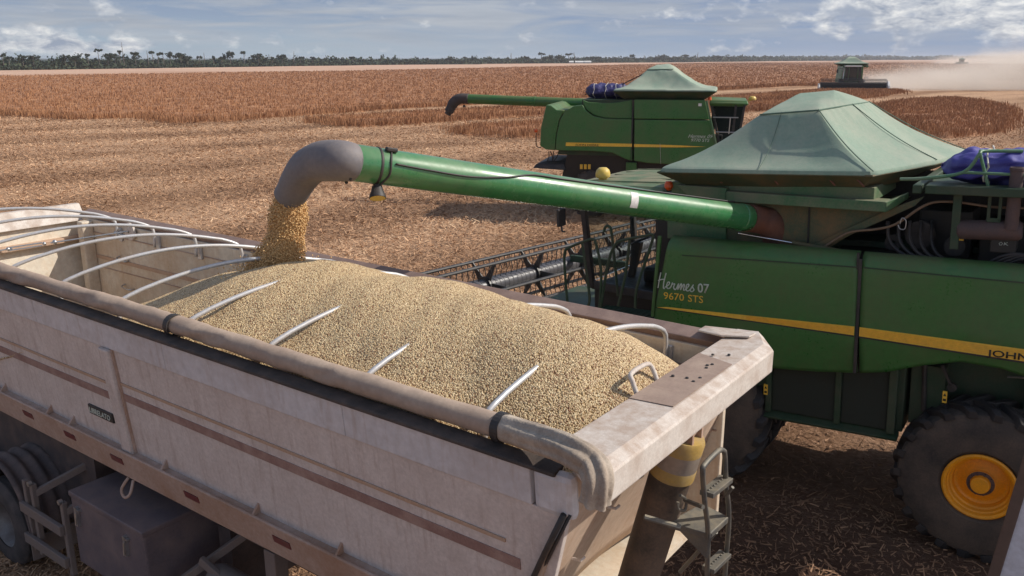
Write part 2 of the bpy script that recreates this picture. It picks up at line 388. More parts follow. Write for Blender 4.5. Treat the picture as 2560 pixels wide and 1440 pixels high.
def swath(x, y):
    """strips of chopped straw left by the combines, one every few metres across the field"""
    v = x * math.cos(R(46)) - y * math.sin(R(46)); u = x * math.sin(R(46)) + y * math.cos(R(46))
    w = np.sin(v * .58 + 1.9 * np.sin(u * .045 + 1) + .9 * np.sin(u * .16 + v * .1))
    p = .5 + .5 * np.sin(u * .11 + 2.0 * np.sin(v * .21)) * np.sin(v * .37 + u * .05)
    return np.clip(.46 + .60 * w * (.25 + .95 * p) + .12 * np.sin(u * .7 + 3 * np.sin(v * .9)), 0, 1)
def ground_material():
    m = bpy.data.materials.new('stubble_soil'); m.use_nodes = True
    N, L = m.node_tree.nodes, m.node_tree.links; b = N['Principled BSDF']; b.inputs['Roughness'].default_value = .95; b.inputs['Specular IOR Level'].default_value = .1
    tc = N.new('ShaderNodeTexCoord')
    def mapped(rot, sc):
        mp = N.new('ShaderNodeMapping'); L.new(tc.outputs['Object'], mp.inputs[0]); mp.inputs['Rotation'].default_value = (0, 0, R(rot)); mp.inputs['Scale'].default_value = sc; return mp.outputs[0]
    def noise(v, sc, det=4, r=.6, dist=0):
        n = N.new('ShaderNodeTexNoise'); n.inputs['Scale'].default_value = sc; n.inputs['Detail'].default_value = det; n.inputs['Roughness'].default_value = r; n.inputs['Distortion'].default_value = dist
        L.new(v, n.inputs['Vector']); return n.outputs[0]
    def rng_(f, a, c, o=1.0):
        r = N.new('ShaderNodeMapRange'); L.new(f, r.inputs[0]); r.inputs[1].default_value = a; r.inputs[2].default_value = c; r.inputs[4].default_value = o; return r.outputs[0]
    def mth(op, a, c):
        x = N.new('ShaderNodeMath'); x.operation = op; x.use_clamp = True
        for k, v in ((0, a), (1, c)):
            if isinstance(v, (int, float)): x.inputs[k].default_value = v
            else: L.new(v, x.inputs[k])
        return x.outputs[0]
    def mix(f, a, c):
        x = N.new('ShaderNodeMix'); x.data_type = 'RGBA'
        for k, v in ((0, f), (6, a), (7, c)):
            if isinstance(v, (int, float)): x.inputs[k].default_value = v
            elif isinstance(v, tuple): x.inputs[k].default_value = (*v, 1)
            else: L.new(v, x.inputs[k])
        return x.outputs[2]
    at = N.new('ShaderNodeAttribute'); at.attribute_name = 'straw'
    fa = N.new('ShaderNodeAttribute'); fa.attribute_name = 'far'
    sw = mapped(-48, (.045, .22, 1))            # rows run along the swaths
    patch = mth('ADD', mth('MULTIPLY', rng_(noise(sw, 1.0, 5, .62, .4), .40, .66), .35), mth('MULTIPLY', at.outputs['Fac'], .9))
    fib = noise(mapped(-20, (1, 1, 1)), 5.5, 6, .72, 1.2)
    fib2 = noise(mapped(35, (.5, 1, 1)), 17, 4, .7, .8)
    fibre = mth('ADD', mth('MULTIPLY', rng_(fib, .36, .66), .55), mth('MULTIPLY', rng_(fib2, .36, .66), .55))
    lit = mth('MULTIPLY', fibre, mth('ADD', mth('MULTIPLY', patch, 1.05), .16))
    soil = mix(rng_(noise(mapped(10, (1, 1, 1)), .35, 5), .35, .65), (.25, .128, .066), (.165, .088, .047))
    col = mix(lit, soil, (.72, .47, .30))
    wa = N.new('ShaderNodeAttribute'); wa.attribute_name = 'wood'
    ea = N.new('ShaderNodeAttribute'); ea.attribute_name = 'shaded_earth'
    col = mix(mth('MULTIPLY', ea.outputs['Fac'], .9), col, mix(rng_(noise(mapped(10, (1, 1, 1)), 1.1, 6), .35, .65), (.062, .034, .025), (.115, .068, .05)))  # dark soil tones, with the machine's shade painted in
    col = mix(fa.outputs['Fac'], col, mix(rng_(noise(mapped(-48, (.01, .05, 1)), 1.0, 4), .4, .65), (.47, .29, .20), (.62, .43, .32)))
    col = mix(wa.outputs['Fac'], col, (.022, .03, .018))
    L.new(col, b.inputs['Base Color'])
    bp = N.new('ShaderNodeBump'); bp.inputs['Strength'].default_value = .7; bp.inputs['Distance'].default_value = .06; L.new(fibre, bp.inputs['Height']); L.new(bp.outputs[0], b.inputs['Normal'])
    return m
def make_ground():
    xs = axis(-110, 90, .9, 30000); ys = axis(-8, 175, .9, 40000); ys = ys[ys > -400]
    def z(X, Y): return 0.05 * np.sin(X * .31 + Y * .17) * np.exp(-((X / 200) ** 2 + (Y / 250) ** 2)) * np.clip((np.hypot(X, Y) - 16) / 20, 0, 1)
    V, F, X, Y = grid_mesh(xs, ys, z)
    s = np.zeros(len(X))
    for ln, w in BANDS: s = np.maximum(s, np.exp(-(polydist(X, Y, ln) / w) ** 2))
    s = np.maximum(s, .85 * swath(X, Y) * (np.hypot(X, Y) < 260))
    far = (inpoly(X, Y, [(-400, 230), (-169, 289), (-72, 412), (93, 757), (300, 1180), (3000, 3300), (3000, 9000), (-6000, 9000), (-6000, 100)])).astype(float)
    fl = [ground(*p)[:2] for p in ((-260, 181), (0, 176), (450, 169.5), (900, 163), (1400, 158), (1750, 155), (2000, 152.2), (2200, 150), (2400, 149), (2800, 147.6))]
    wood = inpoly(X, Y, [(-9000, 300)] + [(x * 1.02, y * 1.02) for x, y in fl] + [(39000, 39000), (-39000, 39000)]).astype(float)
    shade = np.clip(1 - np.hypot(X - 4, Y - 7) / 7, 0, 1)   # less straw here; the combine's shade painted into the earth colour
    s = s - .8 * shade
    shaded_earth = np.clip(1.25 - np.hypot((X - 3) * .9, Y - 8) / 6.5, 0, 1)  # dark soil mask that also carries the painted shade
    o = big_mesh('ground', V, F, ground_material(), {'straw': ('POINT', s), 'far': ('POINT', far), 'shaded_earth': ('POINT', shaded_earth), 'wood': ('POINT', wood)})
    tag(o, kind='structure'); o.data.shade_smooth()
make_ground()

def quads(P, U, W):
    """one quad per row: base P, half width U, length W"""
    n = len(P); V = np.stack([P - U, P + U, P + U * .5 + W, P - U * .5 + W], 1).reshape(-1, 3)
    return V, np.arange(4 * n).reshape(n, 4)
def make_litter():
    n = 520000
    d = 6.3 * (110 / 6.3) ** rng.random(n) ; d = np.where(rng.random(n) < .5, d, 6.3 + rng.random(n) ** 1.3 * 90)
    a = (rng.random(n) - .5) * 1.36; x = d * np.tan(a); y = d
    k = ~crop_mask(x, y) & ((np.hypot((x - 3) * .9, y - 8) > 6.5) | (rng.random(n) < .27)); x, y, d = x[k], y[k], d[k]; n = len(x)
    th = rng.random(n) * 2 * math.pi; ln = (.06 + .19 * rng.random(n) ** 1.8) * np.clip(.38 + d / 36, .4, 1.3); wd = (.003 + .0042 * rng.random(n)) * (1 + d / 20)
    tilt = np.abs(rng.normal(0, .3, n)); c = np.cos(th) * np.cos(tilt); s = np.sin(th) * np.cos(tilt)
    W = np.stack([c, s, np.sin(tilt)], 1) * ln[:, None]; U = np.stack([-np.sin(th), np.cos(th), rng.normal(0, .5, n)], 1) * wd[:, None]
    P = np.stack([x, y, .012 + .05 * rng.random(n)], 1)
    V, F = quads(P, U, W)
    sw = swath(x, y)
    r = np.clip(.40 + .30 * (rng.random(n) - .5) + .36 * (sw - .5) + .18 * (rng.random(n) < .2) - .40 * np.clip(1.3 - np.hypot((x - 3) * .9, y - 8) / 6.5, 0, 1), 0, 1)  # straw colour darkened near the machines as painted shade
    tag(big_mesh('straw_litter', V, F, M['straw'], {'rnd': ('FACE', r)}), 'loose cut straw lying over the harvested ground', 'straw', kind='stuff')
make_litter()

def make_crop():
    pts = []
    for q, poly in enumerate(CROPS):
        p = np.array(poly); lo, hi = p.min(0), p.max(0); hi = np.minimum(hi, [330, 420]); lo = np.maximum(lo, [-250, 60])
        n = 5200000 if q == 0 else 60000
        if q == 0:
            d = 80 * (1100 / 80) ** rng.random(170000); a = (rng.random(170000) - .5) * 1.42; x = d * np.tan(a); y = d
        else:
            ar = (hi - lo).prod(); m = int(ar * 13); x = lo[0] + rng.random(m) * (hi - lo)[0]; y = lo[1] + rng.random(m) * (hi - lo)[1]
        k = inpoly(x, y, poly); pts.append(np.stack([x[k], y[k]], 1))
        # dense front edge
        for (x1, y1), (x2, y2) in zip(poly, poly[1:] + poly[:1]):
            if max(y1, y2) > 215 and q == 0: continue
            l = math.hypot(x2 - x1, y2 - y1); m = int(l * 26); t = rng.random(m)
            pts.append(np.stack([x1 + t * (x2 - x1) + np.where(rng.random(m) < .7, rng.normal(0, .35, m), rng.normal(0, 1.3, m)), y1 + t * (y2 - y1) + np.where(rng.random(m) < .7, rng.normal(0, .35, m), rng.normal(0, 1.3, m))], 1))
    P0 = np.concatenate(pts); S = 4
    P = np.repeat(P0, S, 0); n = len(P); base = np.repeat(rng.random(len(P0)), S)
    P = P + rng.normal(0, .16, P.shape)
    dist = np.hypot(P[:, 0], P[:, 1])
    h = (.26 + .34 * rng.random(n)) ; th = rng.random(n) * 6.283; lean = rng.normal(0, .16, n)
    W = np.stack([np.cos(th) * lean, np.sin(th) * lean, np.ones(n)], 1) * h[:, None]
    ph = rng.random(n) * 3.1416; U = np.stack([np.cos(ph), np.sin(ph), rng.normal(0, .25, n)], 1) * ((.014 + .02 * rng.random(n)) * np.clip(dist / 90, .8, 9))[:, None]
    V1, F1 = quads(np.stack([P[:, 0], P[:, 1], .02 + .22 * rng.random(n)], 1), U, W)
    vv = P[:, 0] * math.cos(R(46)) - P[:, 1] * math.sin(R(46)); uu = P[:, 0] * math.sin(R(46)) + P[:, 1] * math.cos(R(46))
    rowv = np.sin(vv * .62 + .9 * np.sin(uu * .05)) * (.5 + .5 * np.sin(uu * .09 + vv * .13))
    r1 = np.clip(.15 + .33 * base + .45 * rng.random(n) + .20 * rowv, 0, 1) * .9; W *= (1 + .16 * rowv)[:, None]
    # closed canopy body under the stalks
    xs = axis(-130, 110, 1.0, 3200, 1.2); ys = axis(60, 215, 1.0, 3000, 1.2); ys = ys[ys > 58]
    X, Y = np.meshgrid(xs, ys); ins = crop_mask(X, Y)
    row = .07 * np.sin((X * math.cos(R(48)) - Y * math.sin(R(48))) * 1.15 + .8 * np.sin(X * .05))
    Z = np.where(ins, .34 + row + .10 * rng.standard_normal(X.shape) * np.clip(90 / np.hypot(X, Y), .3, 1), -.06)
    nx = len(xs); idx = np.arange(X.size).reshape(X.shape)
    F2 = np.stack([idx[:-1, :-1], idx[:-1, 1:], idx[1:, 1:], idx[1:, :-1]], -1).reshape(-1, 4)
    keep = ins.ravel()[F2].any(1); F2 = F2[keep]
    V2 = np.stack([X, Y, Z], -1).reshape(-1, 3)
    used = np.unique(F2); mp = np.zeros(len(V2), int); mp[used] = np.arange(len(used)); V2 = V2[used]; F2 = mp[F2]
    r2 = np.clip(.42 + .14 * rng.standard_normal(len(F2)), 0.1, .8)
    V = np.concatenate([V1, V2]); F = np.concatenate([F1, F2 + len(V1)])
    tag(big_mesh('soybean_crop', V, F, M['cropleaf'], {'rnd': ('FACE', np.concatenate([r1, r2]))}), 'ripe reddish brown soybean crop still standing in the field', 'crop', kind='stuff')
make_crop()

# ------------------------------------------------------------------ far forest, emergent trees, sheds
FOOT = [ground(*p)[:2] for p in ((-260, 181), (0, 176), (450, 169.5), (900, 163), (1400, 158), (1750, 155), (2000, 152.2), (2200, 150), (2400, 149), (2800, 147.6))]
FOOTH = [7.2, 6.8, 6.4, 6.0, 6.2, 7.4, 9.5, 11.5, 13.0, 16]
def clump(c, r, n, size):
    u = rng.normal(0, 1, (n, 3)); u /= np.linalg.norm(u, axis=1)[:, None]; u *= (rng.random(n) ** .4)[:, None]
    P = np.asarray(c) + u * np.asarray(r)
    a = rng.normal(0, 1, (n, 3)); a /= np.linalg.norm(a, axis=1)[:, None]; b = np.cross(a, rng.normal(0, 1, (n, 3))); b /= np.linalg.norm(b, axis=1)[:, None]
    s = (size * (.5 + rng.random(n)))[:, None]
    return P - b * s * .5, a * s * .5, b * s
def make_forest():
    PP, UU, WW, RR = [], [], [], []
    for k in range(len(FOOT) - 1):
        (x1, y1), (x2, y2) = FOOT[k], FOOT[k + 1]; l = math.hypot(x2 - x1, y2 - y1)
        d = (math.hypot(x1, y1) + math.hypot(x2, y2)) / 2; m = int(min(900, l * 4.6 * 450 / d))
        for j in range(m):
            t = rng.random(); back = rng.random() ** 1.4 * 60 * d / 450; nx, ny = -(y2 - y1) / l, (x2 - x1) / l
            H = (FOOTH[k] * (1 - t) + FOOTH[k + 1] * t); h = H * (.4 + .6 * rng.random()) * (.75 if rng.random() < .72 else (1.1 if rng.random() < .8 else 1.5))
            if back < 7 * d / 450: h *= .5
            c = (x1 + t * (x2 - x1) + nx * back, y1 + t * (y2 - y1) + ny * back, h * .48)
            s = d / 450
            P, U, W = clump(c, (1.7 * s + .9, 1.7 * s + .9, h * .55), 34, .95 * s ** .8)
            PP.append(P); UU.append(U); WW.append(W); RR.append(np.clip(rng.random(34) * .55 + .4 * rng.random(), 0, 1))
    P, U, W = (np.concatenate(a) for a in (PP, UU, WW)); P[:, 2] = np.maximum(P[:, 2], .1)
    V, F = quads(P, U, W)
    tag(big_mesh('forest', V, F, M['leaf'], {'rnd': ('FACE', np.concatenate(RR))}), 'dark green forest edge beyond the fields along the horizon', 'forest', kind='stuff')
make_forest()

def foot_at(px):
    xs = [-260, 0, 450, 900, 1400, 1750, 2000, 2200, 2400, 2800]; ys = [181, 176, 169.5, 163, 158, 155, 152.2, 150, 149, 147.6]
    return np.array(ground(px, float(np.interp(px, xs, ys))))
ORD = 'first second third fourth fifth sixth seventh eighth ninth tenth eleventh twelfth thirteenth fourteenth fifteenth sixteenth seventeenth eighteenth nineteenth twentieth'.split()
def tree(px, top, kind, label):
    b = foot_at(px); d = math.hypot(b[0], b[1]); dirv = np.array([b[0], b[1]]) / d
    b = b + np.array([*(dirv * 8 * d / 450), 0]); dep = b[1] * math.cos(PITCH) + CAMH * math.sin(PITCH)
    H = CAMH + (HZ - top) / FPX * dep; s = dep / FPX            # metres per photo pixel out there
    t = empty('tree', tuple(b)); tag(t, label, 'tree', 'emergent trees above the far forest')
    m = MB(); r = 1.0 * s; lean = rng.normal(0, 1.5 * s, 2)
    tp = (lean[0], lean[1], H * (1.0 if kind == 'bare' else .93))
    m.tube([(0, 0, -.2), (lean[0] * .3, lean[1] * .3, H * .5), tp], [r, r * .75, r * .4], 6)
    nb = 4 if kind != 'bare' else 3
    for k in range(nb):
        z = H * (.62 + .3 * k / nb); a = rng.random() * 6.28; L_ = (4.5 if kind != 'bare' else 2.5) * s * (.6 + .6 * rng.random())
        m.tube([(lean[0] * z / H, lean[1] * z / H, z), (lean[0] * z / H + L_ * math.cos(a), lean[1] * z / H + L_ * math.sin(a), z + .8 * L_)], [r * .45, r * .2], 5)
    m.build('trunk', M['bark'], t)
    if kind == 'bare': return
    PP, UU, WW = [], [], []
    spread = {'flat': 9, 'broad': 13, 'small': 6}[kind] * s; thick = {'flat': 2.2, 'broad': 4.5, 'small': 3}[kind] * s
    for k in range({'flat': 8, 'broad': 14, 'small': 6}[kind]):
        a = rng.random() * 6.28; q = spread * rng.random() ** .6
        cz = H - thick - (rng.random() ** 1.5) * (H * .30 if kind == 'broad' else H * .12)
        P, U, W = clump((lean[0] + q * math.cos(a), lean[1] + q * math.sin(a), cz), (spread * .38, spread * .38, thick * .75), 26, 2.3 * s)
        PP.append(P); UU.append(U); WW.append(W)
    V, F = quads(np.concatenate(PP), np.concatenate(UU), np.concatenate(WW))
    c = big_mesh('crown', V, F, M['leaf'], {'rnd': ('FACE', rng.random(len(F)) * .6)}); c.parent = t
TREES = [(12, 134, 'flat'), (26, 139, 'small'), (60, 137, 'broad'), (86, 135, 'broad'), (165, 135, 'broad'), (190, 137, 'broad'), (223, 134, 'small'), (250, 123, 'flat'), (271, 132, 'broad'), (290, 132, 'broad'), (304, 126, 'small'),
         (312, 107, 'bare'), (341, 129, 'broad'), (373, 127, 'bare'), (385, 128, 'flat'), (396, 132, 'small'), (411, 131, 'flat'), (427, 127, 'broad'), (454, 130, 'broad'), (471, 137, 'broad'), (501, 139, 'small'), (513, 132, 'bare'),
         (536, 139, 'small'), (556, 141, 'small'), (577, 127, 'broad'), (612, 127, 'flat'), (649, 133, 'broad'), (682, 141, 'small'), (707, 135, 'broad'), (735, 129, 'bare'), (752, 141, 'flat'), (782, 141, 'small'), (883, 141, 'flat'),
         (1122, 144, 'flat'), (1181, 144, 'small'), (1278, 133, 'bare'), (1319, 141, 'small'), (1353, 131, 'flat'), (1372, 136, 'broad'), (1401, 136, 'broad'), (1422, 133, 'flat'), (1437, 131, 'bare'), (1497, 141, 'flat'), (1578, 136, 'small'),
         (1611, 138, 'bare'), (1644, 141, 'broad'), (1656, 138, 'small'), (1672, 142, 'broad'), (1708, 136, 'flat'), (1742, 131, 'bare'), (1798, 139, 'flat'), (1825, 142, 'small'), (1862, 145, 'broad')]
cnt = {}
WORDS = {'flat': 'flat umbrella-crowned tree', 'broad': 'broad bushy-crowned tree', 'small': 'slim small-crowned tree', 'bare': 'bare dead pole tree'}
for px, top, kind in TREES:
    side = 'left' if px < 1000 else 'central'
    k = cnt.setdefault((kind, side), 0); cnt[(kind, side)] += 1
    if (px, kind) == (312, 'bare'): lb = 'bare dead pole tree, tallest of all above the far forest'
    elif px == 250: lb = 'tallest flat umbrella-crowned tree above the far forest on the left'
    else: lb = f'{WORDS[kind]} on the far forest edge, {ORD[k]} such from the left' if side == 'left' else f'{WORDS[kind]} beyond the far combine, {ORD[k]} such from the left there'
    tree(px, top, kind, lb)

def sheds():
    for k, (x0, x1, word) in enumerate(((1423, 1433, 'leftmost of the row'), (1438, 1446, 'second of the row'), (1447, 1458, 'third of the row'), (1461, 1476, 'longest, rightmost of the row'))):
        a = foot_at(x0); b = foot_at(x1); a[:2] *= .985; b[:2] *= .985
        w = abs(b[0] - a[0]); t = empty('farm_shed', tuple(a)); tag(t, f'tiny white shed at the far forest edge, {word}', 'shed', 'white sheds at the far forest edge')
        MB().box(0, w, 0, 5, 0, 1.6).build('wall', M['shed'], t)
        MB().prism([(-.2, -.4, 1.6), (w + .2, -.4, 1.6), (w + .2, 2.5, 2.5), (-.2, 2.5, 2.5)], (0, 0, .12)).prism([(-.2, 2.5, 2.5), (w + .2, 2.5, 2.5), (w + .2, 5.4, 1.6), (-.2, 5.4, 1.6)], (0, 0, .12)).build('roof', M['shed'], t)
sheds()
# ------------------------------------------------------------------ grain trailer (x = towards its front, y = away from the camera, z up)
TO = np.array([0.523, 4.259, 0.0]); T = Frame(TO, -53.6 + 180)
ZR = 3.688
def bow_path(x0, x1):
    """one tarp bow from the near rail to the far rail"""
    pts = [(x0, .37, ZR - .25), (x0, .37, ZR + .0)]
    for k in range(1, 15):
        t = k / 15; pts.append((x0 + (x1 - x0) * t, .37 + (2.72 - .37) * t, ZR + .02 + .24 * math.sin(math.pi * min(1, t * 1.0)) ** .8))
    pts += [(x1, 2.72, ZR - .02), (x1, 2.72, ZR - .28)]
    return pts
def make_trailer():
    t = T.root('grain_trailer'); tag(t, 'long dusty white tipper trailer being filled with grain beside the combine', 'trailer')
    def sidey(z): return .15 + (3.62 - z) * .10
    # near wall: top board band and lower wall
    m = MB()
    def wall(x0, x1, z0, z1, off=0.0, th=.05):
        y0, y1 = sidey(z0) + off, sidey(z1) + off
        m.hexa([(x0, y0, z0), (x1, y0, z0), (x1, y0 + th, z0), (x0, y0 + th, z0), (x0, y1, z1), (x1, y1, z1), (x1, y1 + th, z1), (x0, y1 + th, z1)])
    m.hexa([(-11.1, sidey(2.1), 2.1), (-.66, sidey(2.1), 2.1), (-.66, sidey(2.1) + .05, 2.1), (-11.1, sidey(2.1) + .05, 2.1), (-11.1, sidey(3.3), 3.3), (-.36, sidey(3.3), 3.3), (-.36, sidey(3.3) + .05, 3.3), (-11.1, sidey(3.3) + .05, 3.3)])
    nw = m.build('side_wall', M['trailer'], t, bevel=.006); nw['label'] = 'near side wall, dusty and in shade'
    m = MB()
    for a, b in ((-11.1, -7.0), (-6.995, -4.62), (-4.615, -2.3), (-2.295, -.62)): wall(a, b, 3.303, 3.60, -.018, .06)
    m.build('board_band', M['trailer_band'], nw, bevel=.008)
    m = MB(); wall(-.60, -.30, 3.28, 3.60, -.03, .1); m.build('corner_box', M['trailer_band'], nw, bevel=.05)
    m = MB(); wall(-11.1, -5.75, 2.875, 2.905, -.012, .014); wall(-5.55, -.86, 2.93, 2.958, -.012, .014); m.build('pressed_line', M['stripe2'], nw)
    m = MB(); wall(-11.1, -5.75, 2.70, 2.785, -.006, .008); wall(-5.55, -.75, 2.755, 2.84, -.006, .008); m.build('stripe', M['stain'], nw)
    m = MB(); wall(-5.74, -5.56, 2.12, 3.302, -.055, .06); m.build('side_post', M['trailer'], t, bevel=.02)
    m = MB(); wall(-5.56, -5.53, 2.12, 3.302, -.02, .03); m.build('post_seam', M['lip'], t)
    # stained bottom rail, brackets and reflectors
    m = MB(); y = sidey(2.1)
    m.hexa([(-11.1, y - .02, 1.84), (-.9, y - .02, 1.84), (-.9, y + .1, 1.84), (-11.1, y + .1, 1.84), (-11.1, y - .09, 2.16), (-.75, y - .09, 2.16), (-.75, y + .1, 2.20), (-11.1, y + .1, 2.20)])
    m.tube([(-11.1, y - .085, 2.17), (-.75, y - .085, 2.17)], .018, 8)
    rail = m.build('bottom_rail', M['lip'], t, bevel=.008)
    for k, x in enumerate((-9.3, -8.35, -7.25, -6.75, -5.0, -3.6, -2.55, -1.5)):
        q = MB(); q.prism([(x - .012, y - .10, 2.17), (x - .012, y + .02, 2.17), (x - .012, y + .01, 2.30)], (.024, 0, 0)); q.prism([(x - .10, y - .1, 2.172), (x, y - .1, 2.172), (x, y + .01, 2.172), (x - .10, y + .01, 2.172)], (0, 0, .008)); q.build('bracket', M['lip'], rail)
    for x in (-8.9, -7.75, -6.8, -5.85, -4.55, -3.25, -2.1): MB().hexa([(x - .11, y - .062, 2.0), (x + .11, y - .062, 2.0), (x + .11, y - .05, 2.0), (x - .11, y - .05, 2.0), (x - .11, y - .080, 2.07), (x + .11, y - .080, 2.07), (x + .11, y - .065, 2.07), (x - .11, y - .065, 2.07)]).build('reflector', M['reflect'], rail)
    # maker's plate
    pl = MB(); x, z0, z1 = -6.32, 2.42, 2.53
    pl.hexa([(x, sidey(z0) - .02, z0), (x + .47, sidey(z0) - .02, z0), (x + .47, sidey(z0) + .01, z0), (x, sidey(z0) + .01, z0), (x, sidey(z1) - .02, z1), (x + .47, sidey(z1) - .02, z1), (x + .47, sidey(z1) + .01, z1), (x, sidey(z1) + .01, z1)])
    p = pl.build('name_plate', M['black'], t, bevel=.01)
    lettering('LIBRELATO', 'plate_lettering', M['silver'], p, (x + .035, sidey(2.475) - .025, 2.447), .40, .056)
    # far wall, its rail, tail wall
    m = MB(); m.box(-11.1, -.45, 2.80, 2.86, 1.9, 3.60)
    fw = m.build('side_wall', M['trailer_in'], t, bevel=.01); fw['label'] = 'far side wall seen from inside'
    MB().box(-11.1, -.5, 2.785, 2.799, 3.0, 3.055).build('rubbing_strip', M['stripe2'], fw)
    MB().box(-11.1, -.5, 2.787, 2.799, 3.40, 3.412).box(-11.1, -.5, 2.787, 2.799, 2.86, 2.872).build('panel_seam', M['lip'], fw)
    for x, z in ((-9.95, 3.09), (-9.9, 2.66), (-9.9, 3.5)): MB().tube(smooth_path([(x - .12, 2.80, z + .02), (x - .1, 2.73, z), (x + .1, 2.73, z - .02), (x + .12, 2.80, z - .02)]), .012, 8).build('handle', M['metal'], fw)
    m = MB(); m.hexa([(-11.1, 2.86, 3.55), (-.40, 2.86, 3.55), (-.40, 2.95, 3.55), (-11.1, 2.95, 3.55), (-11.1, 2.80, 3.66), (-.40, 2.80, 3.66), (-.40, 2.95, 3.72), (-11.1, 2.95, 3.72)])
    m.build('top_rail', mat('brown_top_rail', (.20, .135, .115), .7, dust=(.34, .24, .20), amt=.5, scale=5), t, bevel=.01)
    m = MB(); m.hexa([(-11.05, .2, 1.95), (-10.95, .2, 1.95), (-10.95, 2.8, 1.95), (-11.05, 2.8, 1.95), (-11.25, .2, 3.62), (-11.15, .2, 3.62), (-11.15, 2.8, 3.62), (-11.25, 2.8, 3.62)])
    tw = m.build('tail_wall', M['trailer_in'], t, bevel=.01)
    m = MB(); m.hexa([(-11.24, .15, 3.55), (-11.06, .15, 3.55), (-11.06, 2.86, 3.55), (-11.24, 2.86, 3.55), (-11.3, .15, 3.80), (-11.2, .15, 3.80), (-11.2, 2.86, 3.80), (-11.3, 2.86, 3.80)]); m.build('tail_cap', M['header'], tw, bevel=.015)
    MB().box(-11.14, -10.98, .3, 2.78, 3.26, 3.33).build('tail_ledge', M['stripe2'], tw, bevel=.01)
    m = MB(); m.box(-10.9, -10.74, 2.62, 2.80, 1.95, 3.58); m.build('corner_post', M['trailer_in'], t, bevel=.02)
    MB().box(-11.1, -.6, .3, 2.82, 1.88, 1.93).build('floor', M['trailer_in'], t)
    # front wall, leaning back under the cap
    m = MB(); n = 14
    def fr(u, v):
        yy = .2 + 2.62 * u; z = 3.62 - 1.55 * v
        return (-.34 - (3.62 - z) * .33 - .16 * math.sin(math.pi * u) * v, yy, z)
    m.grid(fr, n, 10); m.build('front_wall', mat('front_wall_paint', (.52, .40, .31), .55, dust=(.40, .26, .17), amt=.6, scale=1.2, streak=.4), t, smooth=0, solid=.05)
    for yy, z in ((.75, 2.6), (1.05, 2.9), (1.3, 3.05), (.55, 2.3)):
        x = -.34 - (3.62 - z) * .33
        MB().tube([(x + .0, yy, z - .0), (x + .07, yy, z + .01), (x + .07, yy + .05, z + .01)], .011, 6).build('hook', M['header'], t)
    # front cap: flat walkway, sloped face and flange
    prof = [(-.42, 3.70), (-.42, 3.79), (-.085, 3.80), (-.01, 3.765), (.0, 3.75), (.0, 3.575), (-.05, 3.55), (-.3, 3.60)]
    m = MB(); rings = []
    for yy, k in ((-.02, 1), (2.62, 1), (2.90, .55)):
        rings.append([(-.42 + (x + .42) * (k if yy > 2.7 else 1), yy if yy > 0 else yy + .26 * min(1, -x / .4), z) for x, z in prof])
    m.loft(rings); hd = m.build('front_cap', M['header'], t, bevel=.012)
    m = MB(); m.hexa([(-.41, 1.0, 3.7925), (-.095, 1.02, 3.803), (-.095, 2.0, 3.803), (-.41, 2.12, 3.7925), (-.41, 1.0, 3.797), (-.095, 1.02, 3.8075), (-.095, 2.0, 3.8075), (-.41, 2.12, 3.797)])
    m.build('brown_patch', M['plate'], hd)  # thin darker brown patch laid on the cap top
    for q in range(9):
        MB().lathe([(.0001, 0), (.014, 0), (.011, .008), (.0001, .01)], (-.35 + .18 * rng.random(), 1.4 + 1.0 * rng.random(), 3.803), (0, 0, 1), 8).build('bolt', M['black'], hd)
    MB().tube(smooth_path([(-.41, 1.14, 3.74), (-.46, 1.14, 3.85), (-.49, 1.17, 3.90), (-.49, 1.40, 3.90), (-.46, 1.44, 3.85), (-.41, 1.44, 3.74)], 5), .018, 8).build('grab_handle', M['header'], hd, smooth=0)
    m = MB(); m.prism([(-.72, 2.78, 3.735), (-.42, 2.55, 3.81), (-.22, 2.66, 3.81), (-.24, 2.93, 3.775), (-.72, 2.93, 3.735)], (0, 0, .015)); m.build('corner_gusset', M['header'], hd, bevel=.004)
    # rolled tarpaulin on the near rail
    m = MB(); rings = []; nx = 260
    for i in range(nx + 1):
        x = -11.2 + (10.28) * i / nx; sag = .006 * math.sin(x * .9) + .0015 * math.sin(x * 5.3 + 1)
        r0 = .095 + .0025 * math.sin(x * 2.1) ; wr = [(.0, 1)]
        rings.append([(x, .28 + sag + (r0 - .012 + .006 * math.sin(9 * x + 3 * a) * (2.4 if abs(math.sin(x * 1.9 + .3 * math.sin(x * 7))) > .93 else .15)) * math.cos(a) * 1.05, ZR + .02 + sag * .5 + (r0 - .012 + .002 * math.sin(13 * x - 2 * a)) * math.sin(a)) for a in [2 * math.pi * k / 18 for k in range(18)]])
    m.loft(rings); roll = m.build('tarp_roll', M['tarp'], t, smooth=0); crumple(roll, .012, .35, 0)
    for x in (-4.58, -.93, -8.3): MB().lathe([(.088, -.03), (.100, -.03), (.100, .03), (.088, .03)], (x, .27, ZR + .02), (1, 0, 0), 24).build('strap', M['black'], roll)
    # loose canvas end draped over the cap corner
    path = smooth_path([(-.95, .28, ZR + .02), T.Z(1345, 1098, 3.76), T.Z(1400, 1117, 3.82), T.Z(1446, 1140, 3.85), T.Y(1478, 1163, -.04), T.Y(1492, 1190, -.09), T.Y(1492, 1222, -.11), T.Y(1486, 1256, -.11)], 10)
    rs = []
    nP = len(path)
    m = MB(); rr = [.088 - .004 * (i / nP) - .02 * max(0, i / nP - .6) + .02 * max(0, i / nP - .9) * 5 for i in range(nP)]
    m.tube(path, rr, 40)
